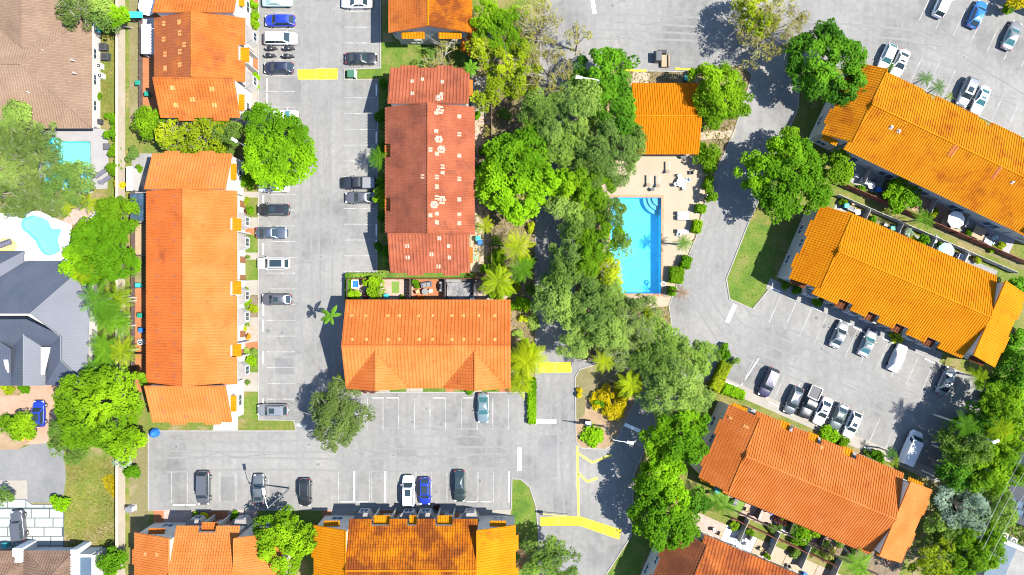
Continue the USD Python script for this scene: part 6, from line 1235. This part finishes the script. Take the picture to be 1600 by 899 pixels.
# ================================================================ STREET FURNITURE
lamp((453, 763), (412, 767), 'street lamp among the leaves by the grey car, pole leaning to the lower stalls'); lamp((944, 666), (986, 692), 'street lamp on the island with its white arm over the exit lane'); lamp((924, 155), (903, 121), 'street lamp in the wood with a white head above the dark trees'); lamp((1484, 668), (1556, 690), 'street lamp on the right bank beside the palms'); lamp((409, 242), (366, 219), 'street lamp rising through the big round tree')
cabinet(548, 115, 1.0, 1.1, .9, 'green electrical box with a white side on the grass island', 'box_green', 'box_green'); cabinet(553, 115, .35, 1.1, .8, 'white cabinet beside the green electrical box', 'metal_white', 'metal_white')
cabinet(201, 797, 1.0, .7, 1.2, 'white utility box by the lower boundary wall', 'metal_white', 'metal_grey'); cabinet(919, 662, .9, .7, 1.3, 'dark call box on the island under the lamp arm', 'metal_dark', 'metal_grey')
def gate_arm(p, q, label):
    a, b = P(*p), P(*q); t = thing('barrier_gate', label, 'barrier', a); d = b - a; part('cabinet', MB().ob((0, 0, .5), (.4, .4, 1.0), 0, .04), 'metal_dark', t); part('boom', MB().tube((0, 0, .95), (d[0], d[1], .95), .05, .035, 8), 'paint_yellow', t); part('counterweight', MB().ob((-.2, 0, .95), (.35, .2, .2), 0, .03), 'metal_dark', t)
gate_arm((846, 800), (893, 804), 'barrier arm across the drive just above the lower yellow hump'); 
t = thing('bulky_rubbish', 'beige sofa and dark cabinet left out above the pool house', 'furniture', P(1034, 95)); part('sofa_seat', MB().ob((.35, -.2, .3), (1.1, 1.9, .6), 0, .08), 'wood_tan', t); part('cabinet', MB().ob((-.75, .3, .75), (.9, 1.5, 1.5), 0, .05), 'plastic_dark', t); part('drawer_unit', MB().ob((-.1, 1.15, .4), (1.4, .55, .8), 0, .04), 'plastic_black', t); part('backrest', MB().ob((.92, -.2, .62), (.22, 1.9, .55), 0, .06), 'wood_tan', t)
t = thing('blue_shelter', 'round blue tarpaulin hut at the corner of the lower car park', 'tarpaulin', P(243, 676)); part('cover', MB().lathe([(.78, 0), (.74, .5), (.55, 1.0), (.2, 1.3), (0, 1.35)], n=7), 'bin_blue', t, smooth=30); part('stand', MB().cyl((0, 0, 0), .5, .5), 'metal_grey', t)
t = thing('dustbin_pair_cart', 'small dark cart with a grey lid in the top car park', 'cart', P(974, 60)) if False else None
for x, y, m, l, a in ((216, 130, 'bin_green', 'green bin against the fence of the top left terrace', 0), (230, 147, 'bin_green', 'green bin in the tiled yard of the top left terrace', 8), (216, 446, 'bin_teal', 'teal bin above the terracotta yards of the long terrace', 0), (219, 493, 'bin_green', 'green bin in the terracotta yard of the long terrace', 0), (221, 516, 'bin_blue', 'pale blue bin against the long terrace wall', 0),
                      (1073, 122, 'bin_teal', 'teal bin in the shade behind the pool house', 0), (1495, 354, 'bin_green', 'dark green bin right of the white umbrella', -20), (1394, 357, 'bin_green', 'green bin in the dark golden terrace yard', 0), (1373, 297, 'bin_blue', 'blue bin in the gravel yard of the amber terrace', 0), (1322, 322, 'bin_teal', 'turquoise bin in the first golden terrace yard', 0), (8, 852, 'bin_teal', 'teal bin by the bottom left corner house', 0), (604, 463, 'bin_teal', 'teal bin under the eaves in the pink yard', 0), (766, 57, 'bin_blue', 'light blue bin below the flowering tree', 10), (835, 46, 'bin_green', 'green bin glimpsed between the bare branches', 0), (747, 373, 'bin_teal', 'pale teal bin in the lowest red terrace yard', 0), (750, 379, 'bin_blue', 'blue bin in the lowest red terrace yard', 90), (152, 47, 'bin_teal', 'teal bin beside the top of the tan house', 0), (1206, 800, 'bin_blue', 'blue bin in the yellow-floored yard of the lower right terrace', 0)):
    wheelie_bin(x, y, l, m, a)
for x, y, l in ((160, 73, 'large dark air conditioner beside the tan house'), (163, 88, 'pale air conditioner below the large dark one'), (156, 118, 'round fan unit by the tan house wall'), (154, 103, 'small fan unit by the tan house wall'), (153, 190, 'dark unit at the lower corner of the tan house'), (219, 535, 'grey fan unit in the terracotta yard of the long terrace')): ac_unit(x, y, l, 0, None, 1.1 if 'large' in l else .8, 'metal_dark' if 'dark' in l else 'metal_white')
# glass canopy, shed, awnings in the western yards
t = thing('glass_canopy', 'dark glass canopy over the top yard of the long pale terrace', 'canopy', P(215, 325)); x0, y0, _ = P(203, 346, 2.6) - P(215, 325); x1, y1, _ = P(227, 302, 2.6) - P(215, 325)
part('frame', MB().prism(sbox(x0, y0, x1, y1).difference(sbox(x0 + .12, y0 + .12, x1 - .12, y1 - .12)), 2.5, 2.62).bx((x0+x1)/2 - .04, (x0+x1)/2 + .04, y0, y1, 2.5, 2.61).bx(x0, x1, (y0+y1)/2 - .04, (y0+y1)/2 + .04, 2.5, 2.61), 'metal_dark', t)
for a in range(2):
    for b in range(2): part('glass_sheet', MB().bx(x0 + .1 + a*(x1-x0)/2, x0 + (a+1)*(x1-x0)/2 - .06, y0 + .1 + b*(y1-y0)/2, y0 + (b+1)*(y1-y0)/2 - .06, 2.54, 2.57), 'solar_glass', t)
for a, b in ((x0, y0), (x0, y1), (x1 - .1, y0), (x1 - .1, y1 - .1)): part('post', MB().bx(a, a + .1, b, b + .1, 0, 2.5), 'metal_dark', t)
t = thing('garden_shed', 'narrow white-roofed shed in the yard above the glass canopy', 'shed', P(215, 283)); part('wall', MB().bx(-.45, .45, -1.7, 1.7, 0, 2.1), 'wall_white', t); part('roof', MB().add([(-.55, -1.85, 2.05), (.55, -1.85, 2.3), (.55, 1.85, 2.3), (-.55, 1.85, 2.05), (-.55, -1.85, 2.15), (.55, -1.85, 2.4), (.55, 1.85, 2.4), (-.55, 1.85, 2.15)], [(3, 2, 1, 0), (4, 5, 6, 7), (0, 1, 5, 4), (1, 2, 6, 5), (2, 3, 7, 6), (3, 0, 4, 7)]), 'trim_white', t)
t = thing('patio_roof', 'white patio roof over the middle yard of the top left terrace', 'awning', P(224, 60)); x0, y0, _ = P(220, 84, 2.5) - P(224, 60); x1, y1, _ = P(237, 38, 2.5) - P(224, 60)
for k in range(4): part('roof_sheet', MB().bx(x0 + k*(x1-x0)/4 + .02, x0 + (k+1)*(x1-x0)/4 - .02, y0, y1, 2.42 + k*.03, 2.5 + k*.03), 'trim_white', t)
for a, b in ((x0 + .1, y0 + .1), (x0 + .1, y1 - .2), (x1 - .2, y0 + .1), (x1 - .2, y1 - .2)): part('post', MB().bx(a, a + .1, b, b + .1, 0, 2.42), 'trim_white', t)
umbrella(228, 8, 1.5, 'white patio umbrella in the top yard of the top left terrace', 'cloth_white')
t = thing('teal_awning', 'teal fabric awning in the top left terrace yard', 'awning', P(224, 32)); part('canvas', MB().ob((0, 0, 2.2), (2.2, 1.0, .06), 0, .02), 'bin_teal', t)
for s in (-1, 1): part('post', MB().cyl((s, -.4, 0), .04, 2.2, 8).cyl((s, .4, 0), .04, 2.2, 8), 'metal_grey', t)
# pool deck
lounger(1013, 283, 90, 'beige lounger left of two on the pool deck above the pool', 'deck'); lounger(1028, 284, 90, 'beige lounger right of two on the pool deck above the pool', 'deck'); lounger(1067, 334, 0, 'white lounger, upper of two right of the pool', 'cloth_white', 'metal_dark'); lounger(1067, 341, 0, 'white lounger, lower of two right of the pool', 'cloth_white', 'metal_dark')
patio_table(1065, 285, 'white round table on the pool deck', 'cloth_white', .75)
for a, l in ((20, 'right of'), (110, 'above'), (200, 'left of'), (290, 'below')): r = math.radians(a); patio_chair(1065 + 10*math.cos(r), 285 - 10*math.sin(r), a + 180, 'white pool chair ' + l + ' the round table', 'metal_white')
patio_table(1068, 243, 'small dark table at the corner of the pool house', 'plastic_dark', .5); patio_chair(1080, 270, 180, 'dark chair by the hedge at the top of the pool deck', 'plastic_dark'); patio_chair(1060, 366, 180, 'white chair beside the hedge palm', 'metal_white')
t = thing('life_ring', 'white life ring on its post at the lower right pool edge', 'life ring', P(1036, 444)); part('post', MB().cyl((0, 0, 0), .04, 1.1, 8), 'metal_white', t)
tr = trimesh.creation.torus(.32, .08, 24, 10); part('ring', MB().add(np.array(tr.vertices) + [-.25, 0, 1.1], np.array(tr.faces)), 'metal_white', t, smooth=True)
t = thing('pool_ladder', 'metal ladder on the right side of the pool', 'ladder', P(1033, 400))
for s in (-.28, .28): part('rail', MB().path([(.45, s, 0), (.45, s, .7), (.15, s, .85), (-.12, s, .6), (-.12, s, -1.0)], .025), 'metal_white', t)
for k in range(3): part('rung', MB().tube((-.12, -.28, -.25 - .28*k), (-.12, .28, -.25 - .28*k), .025), 'metal_white', t)
# left neighbours
lounger(155, 272, 35, 'dark lounger, upper of the angled pair by the grey pool deck', 'cloth_dark', 'plastic_dark'); lounger(164, 281, 35, 'dark lounger, lower of the angled pair by the grey pool deck', 'cloth_dark', 'plastic_dark'); patio_table(166, 229, 'square dark table at the hedge of the grey deck', 'plastic_dark', .5, square=True)

t = thing('round_rug', 'round yellow rug on the white pool terrace', 'rug', P(10, 384)); part('rug', MB().prism(shapely.affinity.scale(Point(0, 0).buffer(1.7, 12), 1, .75), .035, .055), 'rug_yellow', t)
sofa(6, 381, -70, 'grey-blue sofa on the round yellow rug', 2.0, 'cloth_dark', 'cloth_dark')
lounger(148, 336, 60, 'white lounger with dark cushion right of the kidney-shaped pool', 'cloth_white'); patio_chair(143, 340, 40, 'dark chair on the small patio right of the kidney-shaped pool')
# yards of the cross-gabled terrace
t = thing('paddling_pool', 'small blue box pool in the left pink yard', 'paddling pool', P(556, 444)); part('wall', MB().prism(sbox(-.55, -.65, .55, .65).difference(sbox(-.45, -.55, .45, .55)), 0, .5), 'metal_white', t); part('water', MB().bx(-.45, .45, -.55, .55, .3, .36), 'bin_blue', t)
sofa(577, 451, -35, 'dark wicker lounge seat in the left pink yard', 1.5); patio_table(664, 456, 'round grey table with blue top in the orange yard', 'cloth_grey', .5); patio_table(673, 455, 'small white round table in the orange yard', 'cloth_white', .32)
sofa(666, 445, -80, 'dark sofa along the fence of the orange yard', 1.7); patio_chair(653, 456, 20, 'brown armchair left of the blue-topped table', 'wood'); grill(689, 448, 0, 'black grill with cover at the right of the orange yard'); planter(658, 467, 'low orange-potted plant by the eaves of the orange yard', 'terracotta', 'flower', .25, .3)
t = thing('tarpaulin', 'crumpled grey tarpaulin over the third yard', 'tarpaulin', P(718, 455)); rng = np.random.default_rng(3); gx, gy = np.meshgrid(np.linspace(-1.9, 1.9, 26), np.linspace(-1.35, 1.35, 20)); gz = .7 + .25*np.sin(gx*1.7 + gy) * np.cos(gy*2.1) + .06*rng.normal(0, 1, gx.shape); i = np.arange(19)[:, None]*26 + np.arange(25)[None]; i = i.ravel()
part('sheet', MB().add(np.c_[gx.ravel(), gy.ravel(), gz.ravel()], np.c_[i, i+1, i+27, i+26]), 'cloth_grey', t, smooth=50)
for a, b in ((-1.7, -1.2), (1.7, -1.2), (1.7, 1.2), (-1.7, 1.2)): part('support', MB().cyl((a, b, 0), .04, .75, 8), 'metal_grey', t)
umbrella(738, 470, .5, 'small white folded sunshade at the end of the eaves', 'cloth_white', 2.2)
# yards of the amber and golden terraces
umbrella(1497, 343, 1.35, 'white octagonal umbrella in an amber terrace yard', 'cloth_white'); umbrella(1481, 392, 1.3, 'light blue octagonal umbrella in a golden terrace yard', 'cloth_blue')
patio_table(1477, 346, 'beige board table left of the white umbrella', 'wood_tan', .5, square=1.6, ang=-25); patio_table(1493, 357, 'beige bench table below the white umbrella', 'wood_tan', .75, square=.55, ang=-25); patio_table(1530, 364, 'square wooden table beside the paving squares', 'wood_tan', .95, square=True, ang=-25)
for k in range(4):
    for j in range(2):
        q = rot((k*1.05, -j*1.1), -24); o = P(1527, 350) + [q[0], q[1], 0]
        if k == 0 and j == 0: ps = thing('stepping_stones', 'grid of square stones in the yard right of the white umbrella', 'paving stones', P(1527, 350), -24)
        part('paving_stone', MB().bx(k*1.05, k*1.05 + .85, -j*1.1 - .4, -j*1.1 + .45, .03, .07), 'grey_deck', ps)
sofa(1545, 379, 60, 'white and blue cushioned bench in the yard beside the paving squares', 1.6, 'metal_white', 'cloth_blue'); patio_chair(1554, 372, 200, 'pale blue garden chair by the last amber yard', 'cloth_blue'); sofa(1353, 284, 65, 'white-cushioned seat in the gravel yard of the amber terrace', 1.5, 'metal_white', 'cloth_white'); patio_table(1362, 290, 'white low table in the gravel yard of the amber terrace', 'cloth_white', .55); patio_chair(1348, 292, 60, 'dark chair in the gravel yard of the amber terrace')
patio_table(1341, 332, 'cream round table in the turf yard of the golden terrace', 'cloth_white', .42); patio_table(1334, 318, 'small pale round stool table in the turf yard', 'wood_tan', .3); sofa(1330, 326, 65, 'grey seat in the turf yard of the golden terrace', 1.3, 'metal_grey'); sofa(1462, 375, -30, 'pale blue lounge chair left of the light blue umbrella', 1.2, 'cloth_blue', 'cloth_white'); patio_table(1504, 405, 'white square table right of the light blue umbrella', 'cloth_white', .7, square=True, ang=-24); patio_chair(1514, 397, 240, 'white chair above the white square table', 'cloth_white'); planter(1525, 405, 'yellow potted plant in the last golden terrace yard', 'rug_yellow', 'yg', .35, .4)
planter(1318, 316, 'potted plant at the fence end of the golden terrace', 'terracotta', 'lime', .3, .4); planter(1418, 364, 'white-flecked plant pot in the gravelly golden terrace yard', 'metal_white', 'silver', .4, .4)
# yards of the lower right and bottom terraces
sofa(1150, 783, -24, 'dark seat with two grey cushions under the lower right terrace eaves', 1.5, 'plastic_dark'); patio_table(1142, 773, 'tan small table by the dark seat under the eaves', 'wood_tan', .45, square=True, ang=-24); cabinet(1121, 768, .6, .6, .6, 'pale teal box in the turf yard of the lower right terrace', 'bin_teal', 'bin_teal', -24, 'storage box', 'storage_box'); patio_chair(1168, 797, 70, 'pink-brown chair at the edge of the white yard', 'wood')
tr = thing('hoop_table', 'thin ring lying on the white yard of the bottom edge terrace', 'ring', P(1154, 842)); tt = trimesh.creation.torus(.55, .05, 28, 8); part('ring', MB().add(np.array(tt.vertices) + [0, 0, .1], np.array(tt.faces)), 'cloth_grey', tr, smooth=True)
for x, y, a, l, m in ((1127, 835, 60, 'pink-brown chair in the first white yard at the bottom', 'wood'), (1152, 856, 70, 'white chair under the eaves of the ring yard', 'metal_white'), (1143, 853, 60, 'grey chair under the eaves of the ring yard', 'plastic_dark'), (1232, 886, 200, 'dark chair in the beige bottom yard', 'plastic_dark'), (1168, 851, 10, 'white plastic chair beside the dark barbecue', 'metal_white')): patio_chair(x, y, a, l, m)
grill(1172, 840, -24, 'dark barbecue between the ring yard and the beige yard'); sofa(1208, 848, 160, 'blue and white lounge seat in the beige yard', 1.7, 'cloth_dark', 'cloth_blue'); planter(1147, 822, 'potted plant at the fence of the ring yard', 'metal_white', 'lime', .35, .4); planter(1172, 833, 'yellow-green potted plant at the ring yard corner', 'plastic_dark', 'lime', .35, .4); cabinet(1258, 899, .6, .6, .7, 'bright blue box at the bottom of the last yard', 'bin_blue', 'bin_blue', -24, 'storage box', 'storage_box')
planter(1215, 812, 'reddish potted shrub in the yellow-floored yard', 'terracotta', 'red', .35, .4); planter(1225, 816, 'brown potted shrub in the yellow-floored yard', 'terracotta', 'red', .35, .4)
planter(321, 806, 'yellow-flowering pot by the bottom left terrace door', 'metal_white', 'yellow', .3, .35); planter(740, 402, 'pale potted plant in the red terrace yard', 'metal_white', 'silver', .3, .4)
for x, y in ((388, 350), (388, 402), (386, 452), (387, 508), (388, 598)): planter(x, y, 'dark pot with a small plant on a front walk of the long pale terrace', 'plastic_dark', 'olive', .22, .35, 'pots on the front walks of the long pale terrace', .9)
# power lines beyond the right bank
pl = thing('power_line', 'white overhead cables crossing the lower right corner', 'cable', P(1556, 800))
b0 = P(1556, 800)
for k, (a, b) in enumerate((((1548, 810), (1628, 664)), ((1555, 820), (1645, 668)), ((1566, 835), (1660, 680)))):
    pa, pb = P(*a, 9.2) - b0, P(*b, 9.2) - b0; part('cable', MB().path([pa + (pb - pa) * t - [0, 0, 1.2 * t * (1 - t)] for t in np.linspace(-.25, 1.3, 10)], .022, n=5), 'metal_grey', pl)
fence([(1210, 812), (1222, 817)], .9, 'fence_grey', 'short grey screen in the yellow-floored yard', board=.3) if False else None

# more of what fills the yards
for x, y, a, l, m in ((1338, 275, 70, 'pale chair by the window of the first amber yard', 'metal_white'), (1366, 283, 200, 'dark chair behind the white low table', 'plastic_dark'), (1432, 322, 30, 'wooden chair at the left of the tan amber yard', 'wood'), (1444, 330, 200, 'wooden chair at the right of the tan amber yard', 'wood'), (1508, 349, 180, 'white chair right of the white umbrella', 'metal_white'), (1488, 362, 90, 'dark chair at the fence below the white umbrella', 'plastic_dark'),
                       (1540, 368, 190, 'dark chair beside the square wooden table', 'plastic_dark'), (1351, 338, 60, 'brown chair beside the cream round table', 'wood'), (1384, 352, 60, 'white chair in the dry golden terrace yard', 'metal_white'), (1497, 400, 150, 'dark chair right of the light blue umbrella', 'plastic_dark'), (1186, 806, 70, 'white chair at the fence of the white yard', 'metal_white'), (1298, 852, 20, 'dark chair in the pebbled yard', 'plastic_dark'), (1116, 828, 0, 'white chair in the first pink yard at the bottom', 'metal_white'), (1190, 858, 40, 'wooden chair in the beige bottom yard', 'wood')):
    patio_chair(x, y, a, l, m)
for x, y, l, p, k, r in ((1346, 297, 'white pot with green plant at the amber yard fence', 'metal_white', 'vivid', .3), (1382, 303, 'terracotta pot beside the round yard tree', 'terracotta', 'lime', .3), (1452, 338, 'dark pot with palm-like plant in the tan amber yard', 'plastic_dark', 'olive', .35), (1512, 364, 'terracotta pot at the fence right of the dark green bin', 'terracotta', 'vivid', .28), (1550, 388, 'white pot at the fence of the last amber yard', 'metal_white', 'lime', .3), (1362, 345, 'large dark pot in the dry golden terrace yard', 'plastic_dark', 'vivid', .4), (1424, 372, 'terracotta pot left of the shrub in the golden yards', 'terracotta', 'yg', .3), (1468, 384, 'white pot by the light blue umbrella', 'metal_white', 'lime', .26), (1222, 806, 'dark pot in the yellow-floored yard', 'plastic_dark', 'vivid', .35), (1290, 848, 'pale pot in the pebbled yard', 'metal_white', 'olive', .3), (1310, 850, 'second pale pot in the pebbled yard, to the right', 'metal_white', 'grey', .35), (1200, 868, 'terracotta pot at the eaves of the beige yard', 'terracotta', 'lime', .3), (572, 465, 'pot with red plant in the left pink yard', 'terracotta', 'red', .25), (628, 466, 'pot with bright plant at the eaves of the pink yard', 'terracotta', 'lime', .25), (650, 443, 'plant pot in the top corner of the orange yard', 'plastic_dark', 'vivid', .3), (745, 180, 'potted plant in the upper red terrace yard', 'terracotta', 'vivid', .3), (750, 260, 'potted plant in the middle red terrace yard', 'terracotta', 'lime', .3)):
    planter(x, y, l, p, k, r, .4)
lounger(1067, 362, 0, 'single white lounger by the hedge palm', 'cloth_white', 'metal_dark'); lounger(1043, 262, 90, 'beige lounger below the pool house eaves', 'deck'); patio_table(1020, 296, 'small dark side table below the two beige loungers', 'plastic_dark', .3)
